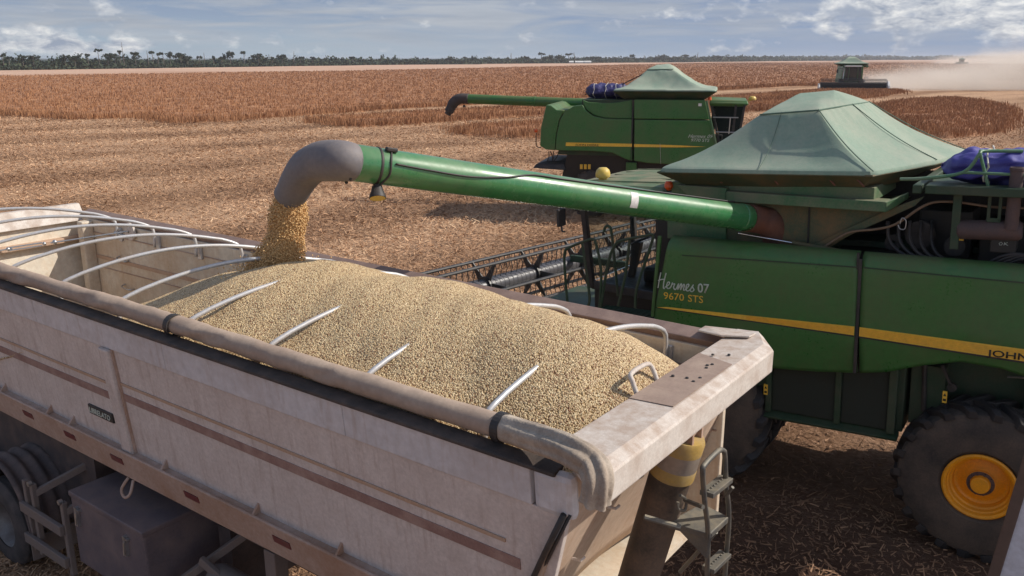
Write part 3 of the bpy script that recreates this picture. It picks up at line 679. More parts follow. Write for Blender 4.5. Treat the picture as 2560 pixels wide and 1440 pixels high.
    for i, v in enumerate(m.v):
        k = i // 40; j = i % 40; c = path[min(k, nP - 1)]; dv = Vector(v) - c; e_ = min(1, k / 10); a_ = 2 * math.pi * j / 40; f = 1 + e_ * (.26 * abs(math.cos(a_ * 3 + k * .02)) - .16 + .06 * math.cos(a_ * 7 + k * .03))
        m.v[i] = tuple(c + dv * f)
    ce = m.build('canvas_end', M['tarp_end'], t, smooth=0); crumple(ce, .008, .10, 1, 'CLOUDS')
    # black fixing strip under the roll
    m = MB(); m.hexa([(-11.1, .112, 3.578), (-.42, .112, 3.572), (-.42, .2, 3.572), (-11.1, .2, 3.578), (-11.1, .12, 3.625), (-.42, .115, 3.60), (-.42, .24, 3.62), (-11.1, .24, 3.64)])
    m.build('tarp_track', mat('dark_track', (.035, .028, .025), .7, dust=(.14, .10, .08), amt=.6, scale=5), t, bevel=.01)
    MB().tube([(-.36, .13, 3.34), (-.52, .17, 3.0), (-.75, .24, 2.5), (-1.0, .27, 2.0)], .02, 8).tube([(-.33, .16, 3.34), (-.49, .20, 3.0), (-.72, .26, 2.5), (-.97, .29, 2.0)], .012, 8).build('tarp_rope', M['black'], t, smooth=0)
    # tarp bows
    for k in range(10):
        x0 = -1.14 - 1.135 * k; x1 = -.99 - .995 * k - .0
        MB().tube(smooth_path(bow_path(x0, x1), 3), .0215, 10).build('tarp_bow', M['bow'], t, smooth=0)
        q = MB(); q.box(x1 - .045, x1 + .045, 2.765, 2.80, 3.36, 3.56); q.build('bow_socket', M['bow'], t, bevel=.008)
    # tie rod with turnbuckle inside
    m = MB(); a, b = (-10.62, .35, 3.40), (-9.62, 2.76, 3.56)
    A, B_ = Vector(a), Vector(b)
    m.tube([A, A.lerp(B_, .42)], .010, 6); m.tube([A.lerp(B_, .60), B_], .010, 6)
    for o in (-.02, .02): m.tube([A.lerp(B_, .40) + Vector((0, 0, o)), A.lerp(B_, .56) + Vector((0, 0, o))], .009, 6)
    m.ball(A.lerp(B_, .40), .028, 8, 6); m.ball(A.lerp(B_, .57), .028, 8, 6); m.ball(A.lerp(B_, .62), .035, 8, 6)
    m.build('tie_rod', M['metal'], t, smooth=40)
    MB().lathe([(.02, -.03), (.13, -.02), (.13, .01), (.05, .03)], (-9.62, 2.76, 3.55), (0, 1, 0), 18).build('anchor_disc', M['header'], t, smooth=40)
    # chassis and running gear underneath
    m = MB(); m.box(-11, -.9, .75, .9, 1.35, 1.86); m.box(-11, -.9, 1.95, 2.1, 1.35, 1.86)
    for x in (-10, -8.2, -6.6, -5, -3.4, -1.6): m.box(x, x + .12, .45, 2.5, 1.7, 1.86)
    m.box(-11, -6.9, .5, 2.3, .75, 1.7); m.box(-4.9, -4.7, .7, 2.2, .6, 1.4)
    m.build('chassis_frame', M['chassis'], t)
    tyre_prof = [(.30, -.14), (.42, -.15), (.50, -.135), (.545, -.09), (.55, 0), (.545, .09), (.50, .135), (.42, .15), (.30, .14)]
    for x in (-8.30, -9.62, -10.94):
        for yy in (.10, 2.62):
            w = empty('wheel', (x, yy, .55)); w.parent = t
            ty = MB().lathe(tyre_prof, (0, .02, 0), (0, 1, 0), 36)
            for k in range(4): ty.lathe([(.552, -.10 + .055 * k), (.556, -.085 + .055 * k), (.552, -.07 + .055 * k)], (0, .02, 0), (0, 1, 0), 36)
            ty.build('tyre', M['trucktyre'], w, smooth=35)
            r = MB().lathe([(.001, .0), (.10, -.02), (.11, .02), (.22, .04), (.27, -.08), (.30, -.13), (.31, -.12), (.31, .13)], (0, .02, 0), (0, 1, 0), 30)
            r.build('rim', M['dustyrim'], w, smooth=35)
    # ribbed mudguard over the first wheel
    def mg(u, v):
        a = math.pi * (.98 - .96 * u); rr = .70 + .022 * math.sin(v * 22)
        return (-8.30 + rr * math.cos(a) * 1.02, -.02 + .55 * v, .60 + rr * math.sin(a) * 1.12)
    MB().grid(mg, 24, 30).build('mudguard', mat('dusty_black_mudguard', (.075, .06, .06), .8, dust=(.20, .14, .12), amt=.6, scale=5), t, smooth=0, solid=.02)
    def fl(u, v): return (-7.60 + .03 * u, -.02 + .5 * u, .60 - .28 * v)
    MB().grid(fl, 2, 2).build('mud_flap', M['guard'], t, solid=.02)
    # side guard rails and posts
    g = MB()
    for z in (1.02, .62): g.box(-7.66, -6.72, -.05, -.0, z - .06, z + .06)
    for x in (-7.62, -7.45, -6.76): g.box(x, x + .07, -.0, .06, .45, 1.35)
    for x in (-7.45, -6.76): g.bar((x + .03, .03, 1.22), (x + .5, .85, 1.62), .06, .08)
    sg = g.build('side_guard', M['guard'], t, bevel=.008); g2 = MB()
    g2.box(-5.05, -4.98, -.0, .06, .3, .98); g2.bar((-5.02, .03, .86), (-4.5, .8, 1.42), .06, .08)
    g2.box(-6.7, -5.0, -.06, -.01, .30, .42)
    g2.build('side_guard', M['guard'], t, bevel=.008)
    for x in (-7.42, -6.73, -4.99): MB().lathe([(.0001, -.02), (.03, -.02), (.03, .02), (.0001, .02)], (x, .0, 1.36 if x < -5 else 1.0), (0, 1, 0), 10).build('guard_bolt', M['metal'], sg)
    # toolbox hung under the body
    b = MB(); b.box(-6.52, -5.12, .02, 1.0, .70, 1.55); tb = b.build('toolbox', M['box'], t, bevel=.025)
    b = MB(); b.prism([(-6.53, .008, 1.50), (-5.11, .008, 1.50), (-5.11, .008, 1.56), (-6.53, .008, 1.56)], (0, 1.0, 0)); b.build('lid', M['box'], tb, bevel=.012)
    for x in (-6.36, -5.42):
        l = MB(); l.box(x - .02, x + .05, -.012, .02, 1.38, 1.40); l.box(x - .03, x + .01, -.018, .02, 1.20, 1.42); l.tube([(x - .01, -.02, 1.36), (x - .01, -.03, 1.22)], .008, 6); l.build('latch', M['metal'], tb)
    MB().tube(smooth_path([(-5.75, .28, 1.84), (-5.80, .22, 1.72), (-5.72, .2, 1.66), (-5.64, .22, 1.72), (-5.66, .28, 1.84)], 6), .016, 8).build('rope_hook', M['lip'], t, smooth=0)
    # landing gear and air tank behind the toolbox
    a = MB(); a.lathe([(.001, -.4), (.12, -.38), (.15, -.3), (.15, .3), (.12, .38), (.001, .4)], (-4.25, .45, 1.05), (1, 0, 0), 24); a.build('air_tank', M['guard'], t, smooth=40)
    a = MB(); a.box(-3.75, -3.6, .4, .55, .3, 1.7); a.box(-3.85, -3.5, .3, .65, .05, .12); a.build('support_leg', M['guard'], t, bevel=.01)
    a = MB(); a.bar((-4.7, .35, 1.25), (-3.6, .5, .75), .05, .09); a.bar((-3.55, .3, .9), (-3.0, .35, 1.5), .05, .07); a.build('brace', M['guard'], t, bevel=.006)
    # lifting cylinder in front of the wall, yellow banded head
    c0, c1 = Vector((-.17, 1.37, 3.46)), Vector((-.72, 1.36, 1.1))
    ax = (c1 - c0).normalized(); cy = empty('lifting_cylinder', (0, 0, 0)); cy.parent = t
    MB().lathe([(.001, .0), (.15, .0), (.165, .03), (.165, .11)], c0 + ax * .0, ax, 28).lathe([(.163, .24), (.166, .25), (.166, .33), (.150, .335)], c0, ax, 28).build('cylinder_head', M['cylyellow'], cy, smooth=35)
    MB().lathe([(.164, .11), (.164, .24)], c0, ax, 28).build('head_band', M['cylgrey'], cy, smooth=35)
    MB().lathe([(.001, .33), (.150, .33), (.150, 2.4), (.001, 2.4)], c0, ax, 28).build('cylinder_tube', M['cyl'], cy, smooth=35)
    MB().lathe([(.001, -.12), (.06, -.12), (.075, -.06), (.075, .06), (.06, .12), (.001, .12)], c0 - ax * .03, (0, 1, 0), 18).box(-.30, -.06, 1.28, 1.31, 3.40, 3.58).box(-.30, -.06, 1.43, 1.46, 3.40, 3.58).build('pivot_pin', M['lip'], cy, bevel=.004)
    # ladder beside the cylinder
    ld = empty('ladder', (0, 0, 0)); ld.parent = t
    x = -.17
    fr_ = MB()
    L0, L1 = .92, 1.24
    fr_.tube(smooth_path([(x - .2, L0 + .12, 1.2), (x - .02, L0 + .06, 2.4), (x, L0, 3.40), (x, L0 + .04, 3.50), (x, L1 - .04, 3.56), (x, L1, 3.48), (x - .02, L1 + .08, 2.4), (x - .2, L1 + .2, 1.2)], 6), .022, 10)
    return t, ld
TR, LADDER = make_trailer()
def make_ladder():
    # two rails carried down from a round top, treads, a chequered step and stay bars
    x = .0
    def q(px, py, L): return T.X(px, py, L)
    X0 = .12
    lt = [q(1757, 1180, X0), q(1762, 1255, X0 - .02), q(1770, 1330, X0 - .04), q(1768, 1440, X0 - .10)]
    rt = [q(1812, 1140, X0), q(1815, 1210, X0 - .02), q(1822, 1295, X0 - .04), q(1812, 1440, X0 - .10)]
    def ext(a): 
        d = Vector(a[-1]) - Vector(a[-2]); return a + [tuple(Vector(a[-1]) + d * 3.2)]
    lt, rt = ext(lt), ext(rt)
    path = list(reversed(lt)) + [q(1763, 1160, X0), q(1795, 1128, X0), q(1808, 1127, X0)] + rt
    MB().tube(smooth_path(path, 6), .019, 10).build('ladder_frame', M['ladder'], LADDER, smooth=0)
    for a, b, w in ((q(1766, 1236, X0 - .02), q(1816, 1196, X0 - .02), .10), (q(1770, 1425, X0 - .09), q(1813, 1384, X0 - .08), .10)):
        m = MB(); m.bar(a, b, w, .035, up=(0, 0, 1))
        for k in range(7):
            c = Vector(a).lerp(Vector(b), .1 + .13 * k); m.ball(tuple(c + Vector((0, 0, .02))), .010, 6, 4)
        m.build('tread', M['ladder'], LADDER, bevel=.005)
    a, b = Vector(q(1775, 1335, X0 - .03)), Vector(q(1822, 1292, X0 - .03))
    m = MB(); m.prism([a, b, b + Vector((-.22, .02, .03)), a + Vector((-.30, -.06, .02))], (0, 0, -.05))
    m.build('step_plate', M['ladder'], LADDER, bevel=.008)
    m = MB(); m.prism([a, a + Vector((-.30, -.06, .02)), a + Vector((-.24, -.02, -.03)), a + Vector((-.02, 0, -.2))], (.012, 0.01, 0)); m.build('gusset', M['ladder'], LADDER)
    s0 = Vector(q(1712, 1250, -.05)); sb = lambda p, r: MB().tube(p, r, 8).build('stay_bar', M['ladder'], LADDER, smooth=40)
    sb([s0, Vector(q(1758, 1268, X0))], .016); sb([Vector(q(1815, 1240, X0)), Vector(q(1832, 1218, X0 + .05))], .012)
    MB().tube(smooth_path([q(1700, 1238, -.05), q(1715, 1250, -.05), q(1712, 1275, -.05), q(1695, 1272, -.05), q(1695, 1255, -.05)], 5), .011, 8).build('shackle', M['ladder'], LADDER, smooth=40)
    sb([Vector(q(1610, 1292, -.2)), Vector(q(1700, 1318, 0))], .020); sb([Vector(q(1790, 1330, X0 - .1)), Vector(q(1700, 1430, -.3))], .016)
    m = MB(); m.box(-1.1, .2, .3, 2.5, .95, 1.05); m.box(-.3, -.05, .2, .6, 1.05, 1.35); m.build('drawbar_deck', M['lip'], TR, bevel=.01)
make_ladder()

# ------------------------------------------------------------------ grain
PEAKS = [(-5.45, 1.9, 3.70, .31), (-4.35, 1.65, 4.0, .27), (-3.1, 1.65, 4.02, .28), (-2.1, 1.5, 4.01, .30), (-1.30, 1.45, 4.03, .46)]
def heap_z(x, y):
    acc = 0.0
    for px, py, pz, k in PEAKS:
        dx, dy = (x - px), (y - py); d = np.hypot(dx * .85, dy)
        acc = acc + np.exp(17 * (pz - np.where(d < 1.0, k * d * d, k + 1.6 * k * (d - 1.0)) - 3.9))
    z = 3.9 + np.log(acc) / 17 + .008 * np.sin(x * 2.3 + y * 2.9 + 1.7 * np.sin(y * 2.1 + x)) + .004 * np.sin(x * 5.3 - y * 7.1 + 2 * np.sin(x * 1.7)) + .004 * np.sin(x * 17 + y * 9)
    return z
def instance_nodes(name, obj, m, radius, density=None):
    ng = bpy.data.node_groups.new(name, 'GeometryNodeTree')
    ng.interface.new_socket('Geometry', in_out='INPUT', socket_type='NodeSocketGeometry'); ng.interface.new_socket('Geometry', in_out='OUTPUT', socket_type='NodeSocketGeometry')
    N, L = ng.nodes, ng.links; gi = N.new('NodeGroupInput'); go = N.new('NodeGroupOutput')
    ico = N.new('GeometryNodeMeshIcoSphere'); ico.inputs['Radius'].default_value = radius; ico.inputs['Subdivisions'].default_value = 1
    st = N.new('GeometryNodeTransform'); L.new(ico.outputs[0], st.inputs[0]); st.inputs['Scale'].default_value = (1.25, .88, .82)
    sm = N.new('GeometryNodeSetShadeSmooth'); L.new(st.outputs[0], sm.inputs[0])
    mt = N.new('GeometryNodeSetMaterial'); mt.inputs['Material'].default_value = m; L.new(sm.outputs[0], mt.inputs[0])
    if density:
        dp = N.new('GeometryNodeDistributePointsOnFaces'); dp.inputs['Density'].default_value = density; L.new(gi.outputs[0], dp.inputs[0]); pts = dp.outputs[0]
    else:
        mp = N.new('GeometryNodeMeshToPoints'); L.new(gi.outputs[0], mp.inputs[0]); pts = mp.outputs[0]
    ip = N.new('GeometryNodeInstanceOnPoints'); L.new(pts, ip.inputs['Points']); L.new(mt.outputs[0], ip.inputs['Instance'])
    rv = N.new('FunctionNodeRandomValue'); rv.data_type = 'FLOAT_VECTOR'; rv.inputs['Max'].default_value = (6.28, 6.28, 6.28); L.new(rv.outputs[0], ip.inputs['Rotation'])
    rs = N.new('FunctionNodeRandomValue'); rs.data_type = 'FLOAT'; rs.inputs[2].default_value = .75; rs.inputs[3].default_value = 1.2; rs.inputs['Seed'].default_value = 4
    L.new(rs.outputs[1], ip.inputs['Scale'])
    if density:
        j = N.new('GeometryNodeJoinGeometry'); L.new(ip.outputs[0], j.inputs[0]); L.new(gi.outputs[0], j.inputs[0]); L.new(j.outputs[0], go.inputs[0])
    else: L.new(ip.outputs[0], go.inputs[0])
    md = obj.modifiers.new('grains', 'NODES'); md.node_group = ng
def grain_mat():
    m = bpy.data.materials.new('soybean'); m.use_nodes = True; N, L = m.node_tree.nodes, m.node_tree.links; b = N['Principled BSDF']; b.inputs['Roughness'].default_value = .45
    oi = N.new('ShaderNodeObjectInfo'); r = N.new('ShaderNodeValToRGB'); L.new(oi.outputs['Random'], r.inputs[0]); e = r.color_ramp.elements
    e[0].color = (.28, .185, .095, 1); e[1].color = (.72, .58, .36, 1); k = e.new(.3); k.color = (.49, .35, .185, 1); k = e.new(.03); k.color = (.22, .09, .04, 1); k = e.new(.7); k.color = (.59, .44, .245, 1)
    L.new(r.outputs[0], b.inputs['Base Color']); return m
M['bean'] = grain_mat()
M['beanflow'] = mat('falling_soybean', (.68, .43, .19), .5, scale=20, var=.3)
M['beanbase'] = mat('soybean_heap_body', (.36, .24, .11), .8, scale=30, var=.3)
def make_grain():
    nx, ny = 190, 60
    xs = np.linspace(-10.2, -.40, nx); ys = np.linspace(.235, 2.79, ny); X, Y = np.meshgrid(xs, ys); Z = heap_z(X, Y)
    idx = np.arange(nx * ny).reshape(ny, nx); F = np.stack([idx[:-1, :-1], idx[:-1, 1:], idx[1:, 1:], idx[1:, :-1]], -1).reshape(-1, 4)
    keep = (Z.ravel()[F] > 1.95).all(1); 
    o = big_mesh('grain_heap', np.stack([X, Y, Z], -1).reshape(-1, 3), F[keep], M['beanbase']); o.matrix_world = Matrix([[*T.R[k], T.o[k]] for k in range(3)] + [[0, 0, 0, 1]])
    o.data.shade_smooth(); tag(o, 'golden soybeans heaped inside the trailer', 'grain', kind='stuff')
    instance_nodes('heaped_grains', o, M['bean'], .0088, 14000)
make_grain()
# ------------------------------------------------------------------ near combine (x = towards its rear, y = away from the camera, z up)
K = Frame((5.674, 9.211, 0), -56 + 180, 2.9)
def grid_between(top, bot, prof, nu, nv):
    """sheet between an upper and a lower polyline (x, z), bulged by prof(v)"""
    def at(line, u):
        xs = np.cumsum([0] + [math.dist(a, b) for a, b in zip(line[:-1], line[1:])]); xs /= xs[-1]
        return np.interp(u, xs, [p[0] for p in line]), np.interp(u, xs, [p[1] for p in line])
    def fn(u, v):
        a, b = at(top, u), at(bot, u); return (a[0] + (b[0] - a[0]) * v, prof(v), a[1] + (b[1] - a[1]) * v)
    return fn
def xz(p): return (p[0], p[2])
def tarp_cover(ring, crown, apex, zoff, sag, parent, name, m, wr=.02, crown_sub=4):
    """canvas stretched from a rim over a crown frame; ring and crown have the same number of corners"""
    n = len(ring); S = 12; V = MB(); seg = []
    for k in range(n):
        for i in range(S):
            t = i / S; seg.append((Vector(ring[k]).lerp(Vector(ring[(k + 1) % n]), t), Vector(crown[k]).lerp(Vector(crown[(k + 1) % n]), t), k, t))
    rings = []
    hem = [p + Vector((0, 0, -.05)) for p, c, k, t in seg]; rings.append(hem)
    for j in range(13):
        v = j / 12; row = []
        for p, c, k, t in seg:
            q = p.lerp(c, v); ed = math.sin(math.pi * t)
            q.z -= sag * math.sin(math.pi * v) * (.55 + .45 * ed)
            q.z += wr * ed * math.sin(t * 38 + k * 2) * max(0, v - .55) ** 1.2 * 2.0
            row.append(q)
        rings.append(row)
    a0, a1 = Vector(apex[0]), Vector(apex[1]); cx = sum((c for _, c, _, _ in seg), Vector()) / len(seg)
    for j in range(1, crown_sub + 1):
        v = j / crown_sub; row = []
        for p, c, k, t in seg:
            d = a1 - a0; s = max(0, min(1, (c - a0).dot(d) / d.length_squared)); tgt = a0 + d * s
            q = c.lerp(tgt, v); q.z += .008 * math.sin(math.pi * v); row.append(q)
        rings.append(row)
    V.loft(rings, cap=False); o = V.build(name, m, parent, smooth=40); crumple(o, wr * 1.6, .8, 1, 'CLOUDS'); return o

def clear_glass():
    if 'clear_cab_glass' in bpy.data.materials: return bpy.data.materials['clear_cab_glass']
    gm = bpy.data.materials.new('clear_cab_glass'); gm.use_nodes = True; b = gm.node_tree.nodes['Principled BSDF']; b.inputs['Base Color'].default_value = (.75, .8, .8, 1); b.inputs['Transmission Weight'].default_value = 1; b.inputs['Roughness'].default_value = .03; b.inputs['IOR'].default_value = 1.05
    return gm
def make_near_combine():
    t = K.root('combine_harvester'); tag(t, 'nearest green combine harvester unloading grain through its long auger, numbered 07', 'combine', 'combine harvesters in the field')
    # side panels
    def prof(v):
        if v < .06: return .16 - 2.2 * v
        if v < .14: return .028 - .35 * (v - .06)
        if v < .70: return .0
        return .30 * (v - .70) ** 1.3
    top = [xz(K.Y(*p, 0)) for p in ((1672, 592), (1800, 603), (1980, 619), (2145, 633))]; bot = [xz(K.Y(*p, 0)) for p in ((1630, 812), (1760, 868), (1900, 922), (2040, 933), (2140, 936))]
    front_panel = MB().grid(grid_between(top, bot, prof, 40, 30), 40, 30).build('side_panel', M['green'], t, smooth=0, solid=.04)
    top = [xz(K.Y(*p, 0)) for p in ((2154, 634), (2560, 667))] + [(1.9, 3.72)]; bot = [xz(K.Y(*p, 0)) for p in ((2146, 936), (2215, 934), (2300, 918), (2400, 908), (2500, 925), (2560, 945))] + [(1.9, 2.2)]
    rear_panel = MB().grid(grid_between(top, bot, prof, 50, 30), 50, 30).build('side_panel', M['green'], t, smooth=0, solid=.04)
    m = MB(); m.bar((-1.525, .02, 3.77), (-1.485, .02, 2.22), .035, .03); m.build('panel_gap', M['black'], t)
    m = MB(); m.box(-1.51, -1.47, -.012, .004, 2.22, 3.70); m.build('rubber_seal', M['black'], front_panel, bevel=.008)
    for a, b in (((1705, 638), (2144, 668)), ((2158, 669), (2560, 707))):
        p, q = K.Y(*a, 0), K.Y(*b, 0); MB().bar((p[0], -.003, p[2]), (q[0], -.003, q[2]), .012, .014).build('pressed_line', M['green_dark'], t)
    MB().bar((-4.2, .09, 3.80), (-4.31, .08, 2.6), .05, .06).build('front_edge', M['green'], front_panel, bevel=.02)
    # yellow stripe and its black under-edge
    ds = MB(); ds.prism([(-4.20, -.006, 2.775), (-1.52, -.006, 2.715), (-1.52, -.006, 2.83), (-4.05, -.006, 2.795)], (0, .012, 0)); st = ds.build('stripe', M['yellow'], front_panel)
    ds = MB(); ds.prism([(-4.26, -.003, 2.762), (-1.52, -.003, 2.692), (-1.52, -.003, 2.715), (-4.20, -.003, 2.775)], (0, .006, 0)); ds.build('stripe_edge', M['black'], front_panel)
    ds = MB(); ds.prism([(-1.46, -.006, 2.713), (1.85, -.006, 2.60), (1.85, -.006, 2.765), (-1.46, -.006, 2.83)], (0, .012, 0)); ds.build('stripe', M['yellow'], rear_panel)
    ds = MB(); ds.prism([(-1.46, -.003, 2.690), (1.85, -.003, 2.575), (1.85, -.003, 2.60), (-1.46, -.003, 2.713)], (0, .006, 0)); ds.build('stripe_edge', M['black'], rear_panel)
    for s_, x0, x1, z0a, z1a, z0b, z1b in ((front_panel, -2.9, -1.53, 2.748, 2.808, 2.718, 2.827), (rear_panel, -1.45, 1.8, 2.716, 2.827, 2.603, 2.765)):
        for k in range(1, 6):
            f = k / 6; MB().bar((x0, -.0075, z0a + (z1a - z0a) * f), (x1, -.0075, z0b + (z1b - z0b) * f), .004, .0022).build('pin_line', M['rim'], s_)
    lettering('JOHN DEERE', 'brand_lettering', M['blackletter'], rear_panel, (-.05, -.012, 2.640), .93, .105, bold=.012)
    # name and number on the front panel
    H = [[(.10, 1.0), (.05, .6), (.0, .05)], [(-.04, .50), (.2, .58), (.46, .62)], [(.50, 1.0), (.40, .5), (.40, .1), (.5, .05)],
         [(.50, .12), (.78, .32), (.80, .46), (.68, .44), (.62, .22), (.72, .08), (.92, .16), (1.02, .45), (1.04, .36), (1.2, .40), (1.14, .2), (1.24, .06), (1.36, .14), (1.48, .44), (1.46, .08), (1.64, .42), (1.70, .38), (1.66, .08), (1.84, .42), (1.90, .36), (1.88, .1), (2.02, .12), (2.22, .36), (2.18, .46), (2.06, .38), (2.05, .16), (2.16, .05), (2.36, .16), (2.54, .46), (2.50, .32), (2.62, .16), (2.5, .04), (2.36, .08)]]
    m = MB(); x0, z0, sx, sz = -4.19, 3.05, .205, .24
    for stx in H: m.tube([(x0 + (p.x + p.y * .12) * sx, -.004, z0 + p.y * sz + .0) for p in [Vector((a, b, 0)) for a, b in stx] for p in [p]] if len(stx) == 2 else [(x0 + (p.x + p.y * .12) * sx, -.004, z0 + p.y * sz) for p in smooth_path([(a, b, 0) for a, b in stx], 5)], .0085, 6)
    m.build('name_lettering', M['silver'], front_panel)
    lettering('07', 'number_lettering', M['silver'], front_panel, (-3.595, -.005, 3.055), .165, .135, bold=.015)
    lettering('9670', 'model_lettering', M['yellow'], front_panel, (-4.10, -.005, 2.912), .305, .10)
    lettering('STS', 'model_lettering', M['yellow'], front_panel, (-3.735, -.005, 2.912), .22, .10)
    # lower sieve doors and chassis
    for xa, xb in ((-2.62, -1.78), (-1.70, -1.12)): MB().box(xa, xb, .30, .36, 1.40, 2.35).build('sieve_door', mat('green_black_mesh', (.014, .022, .016), .6, dust=(.03, .032, .022), amt=.5, scale=6), t, bevel=.015)
    m = MB(); m.box(-2.95, -.95, .37, 1.0, 1.38, 2.5); m.box(-1.78, -1.70, .26, .37, 1.38, 2.4); m.box(-1.12, -1.02, .24, .4, 1.38, 2.4); m.box(-2.7, -2.62, .26, .37, 1.38, 2.4); m.box(-3.3, -2.7, .34, .4, 1.5, 2.5)
    m.build('lower_body', M['green_dark'], t, bevel=.012)
    m = MB(); m.hexa([(-2.7, .22, 1.30), (-.98, .22, 1.30), (-.98, .36, 1.34), (-2.7, .36, 1.34), (-2.7, .2, 1.34), (-.98, .2, 1.34), (-.98, .36, 1.40), (-2.7, .36, 1.40)]); m.build('sill', M['green_dark'], t, bevel=.01)
    for p, w in (((1915, 973), .055), ((2362, 992), .05)):
        c = K.Y(*p, .27); q = MB().box(c[0] - w / 2, c[0] + w / 2, .255, .275, c[2] - .075, c[2] + .075).build('warning_decal', M['yellow'], t)
        MB().prism([(c[0] - .018, .252, c[2] + .015), (c[0] + .018, .252, c[2] + .015), (c[0], .252, c[2] + .052)], (0, .002, 0)).box(c[0] - .018, c[0] + .018, .252, .254, c[2] - .05, c[2] - .02).build('warning_sign', M['blackletter'], q)
    m = MB(); m.box(-.95, 1.9, .75, 1.2, 1.5, 2.9); m.box(-.9, -.5, .45, .75, 1.5, 2.3); m.box(.35, .5, .5, .75, 1.4, 2.5); m.box(-4.1, 1.9, 1.2, 3.0, 1.4, 3.7)
    m.build('chassis', M['green_dark'], t, bevel=.01)
    m = MB(); m.bar((-.55, .40, 2.35), (-.42, .40, 2.08), .06, .03); m.lathe([(.001, -.03), (.055, -.03), (.055, .03), (.001, .03)], (-.42, .40, 2.08), (0, 1, 0), 14); m.tube([(-.75, .42, 2.35), (-.72, .42, 1.7)], .03, 8); m.build('lever', M['black'], t, smooth=40)
    m = MB(); m.tube([(.15, .5, 2.28), (.85, .5, 2.34)], .012, 6); m.build('drawn_wire', M['metal'], t)
    # rear wheel
    def wheel(x, y, z, r, w, rim_r, name):
        wh = empty(name, (x, y, z)); wh.parent = t
        ty = MB().lathe([(rim_r, .10), (rim_r + .06, .03), (r * .80, .0), (r * .93, .06), (r * .955, .12), (r * .955, w - .12), (r * .93, w - .06), (r * .8, w), (rim_r + .06, w - .03), (rim_r, w - .1)], (0, 0, 0), (0, 1, 0), 56).build('tyre', M['wall'], wh, smooth=40)
        lg = MB(); n = 22
        for side in (0, 1):
            for k in range(n):
                a0 = 2 * math.pi * (k + .5 * side) / n; pr = []
                for i in range(6):
                    f = i / 5; a = a0 + f * .26; yy = (.015 + f * (w * .52)) if side == 0 else (w - .015 - f * w * .52); rr = r * (.945 if i == 0 else .955); wd = .062 if i else .055
                    hh = r * .072 * (0.55 if i == 0 else 1)
                    ca, sa = math.cos(a), math.sin(a); tx, tz = -sa, ca
                    pr.append([((rr - .05) * ca - tx * wd, yy, (rr - .05) * sa - tz * wd), ((rr - .05) * ca + tx * wd, yy, (rr - .05) * sa + tz * wd), ((rr + hh) * ca + tx * wd * .75, yy, (rr + hh) * sa + tz * wd * .75), ((rr + hh) * ca - tx * wd * .75, yy, (rr + hh) * sa - tz * wd * .75)])
                lg.loft(pr)
        lg.build('tread_lug', M['tyre'], wh, bevel=.008)
        rm = MB().lathe([(rim_r + .012, .10), (rim_r + .020, .045), (rim_r + .0, .03), (rim_r - .03, .04), (rim_r - .04, .09), (rim_r - .055, .10), (rim_r - .065, .15), (rim_r - .085, .165), (rim_r - .10, .24), (rim_r * .68, .255), (rim_r * .60, .25), (rim_r * .44, .20), (rim_r * .40, .19), (.001, .19)], (0, 0, 0), (0, 1, 0), 48).build('rim', M['rim'], wh, smooth=30)
        hb = MB().lathe([(rim_r * .41, .20), (rim_r * .40, .16), (.115, .15), (.105, .09), (.095, .08), (.001, .08)], (0, 0, 0), (0, 1, 0), 28).build('hub', M['rim'], rm if False else wh, smooth=30)
        bt = MB()
        for k in range(10):
            a = 6.283 * k / 10; bt.lathe([(.001, -.03), (.016, -.03), (.016, .02), (.001, .02)], (rim_r * .33 * math.cos(a), .155, rim_r * .33 * math.sin(a)), (0, 1, 0), 6)
        bt.lathe([(rim_r * .385, .17), (rim_r * .385, .154), (rim_r * .28, .146), (rim_r * .28, .17)], (0, 0, 0), (0, 1, 0), 28)
        bt.build('bolt_ring', M['darkrust'], wh); return wh
    wheel(0, 0, .985, .985, .66, .40, 'rear_wheel')
    wheel(0, 2.5, .985, .985, .66, .40, 'rear_wheel')
    for yy in (.12, 2.9): wheel(-3.75, yy, 1.20, 1.08, .62, .45, 'front_wheel')
    wheel(-3.75, .80, 1.20, 1.08, .62, .45, 'front_wheel')
    # grain tank: hopper sheets, base frame, flared extension
    m = MB(); p = [K.Y(*q, .45) for q in ((1800, 505), (2230, 525), (2312, 490), (2075, 618), (1690, 600), (1690, 500))]
    m.prism([p[0], p[1], p[3], (p[3][0] - .4, .45, 3.70), (p[4][0] + .3, .45, 3.70)], (0, 2.5, 0)); m.prism([(p[1][0] - .05, .40, p[1][2]), (p[2][0], .40, p[2][2]), (p[2][0] - .1, .40, p[2][2] - .12), (p[3][0] - .08, .40, p[3][2]), (p[3][0] - .25, .40, p[3][2])], (0, .05, 0))
    hop = m.build('hopper', M['hopper'], t)
    MB().box(-2.26, -2.24, .43, .46, 3.75, 4.3).build('hopper_seam', M['engine'], hop)
    m = MB(); a, b, c, d = (K.Y(*q, .22) for q in ((1815, 478), (2215, 505), (2215, 531), (1815, 504)))
    m.prism([a, b, c, d], (0, .3, 0)); m.prism([(b[0], .22, b[2]), (-1.12, .50, b[2] + .06), (-1.12, .50, b[2] - .02), (c[0], .22, c[2])], (0, .25, 0)); m.build('tank_beam', M['green_dusty'], t, bevel=.01)
    m = MB(); a, b, c, d = (K.Y(*q, .24) for q in ((1690, 462), (1815, 470), (1815, 505), (1720, 490)))
    m.prism([a, b, c, d], (0, .3, 0)); m.box(-4.15, -1.45, .36, 3.0, 4.35, 4.53); m.build('tank_base', M['green_dusty'], t, bevel=.012)
    m = MB(); p = [K.Y(*q, .42) for q in ((1668, 552), (1815, 562), (1815, 604), (1668, 596))]; m.prism(p, (0, .4, 0)); m.build('step_box', M['green_dusty'], t, bevel=.01)
    ZT = 4.755
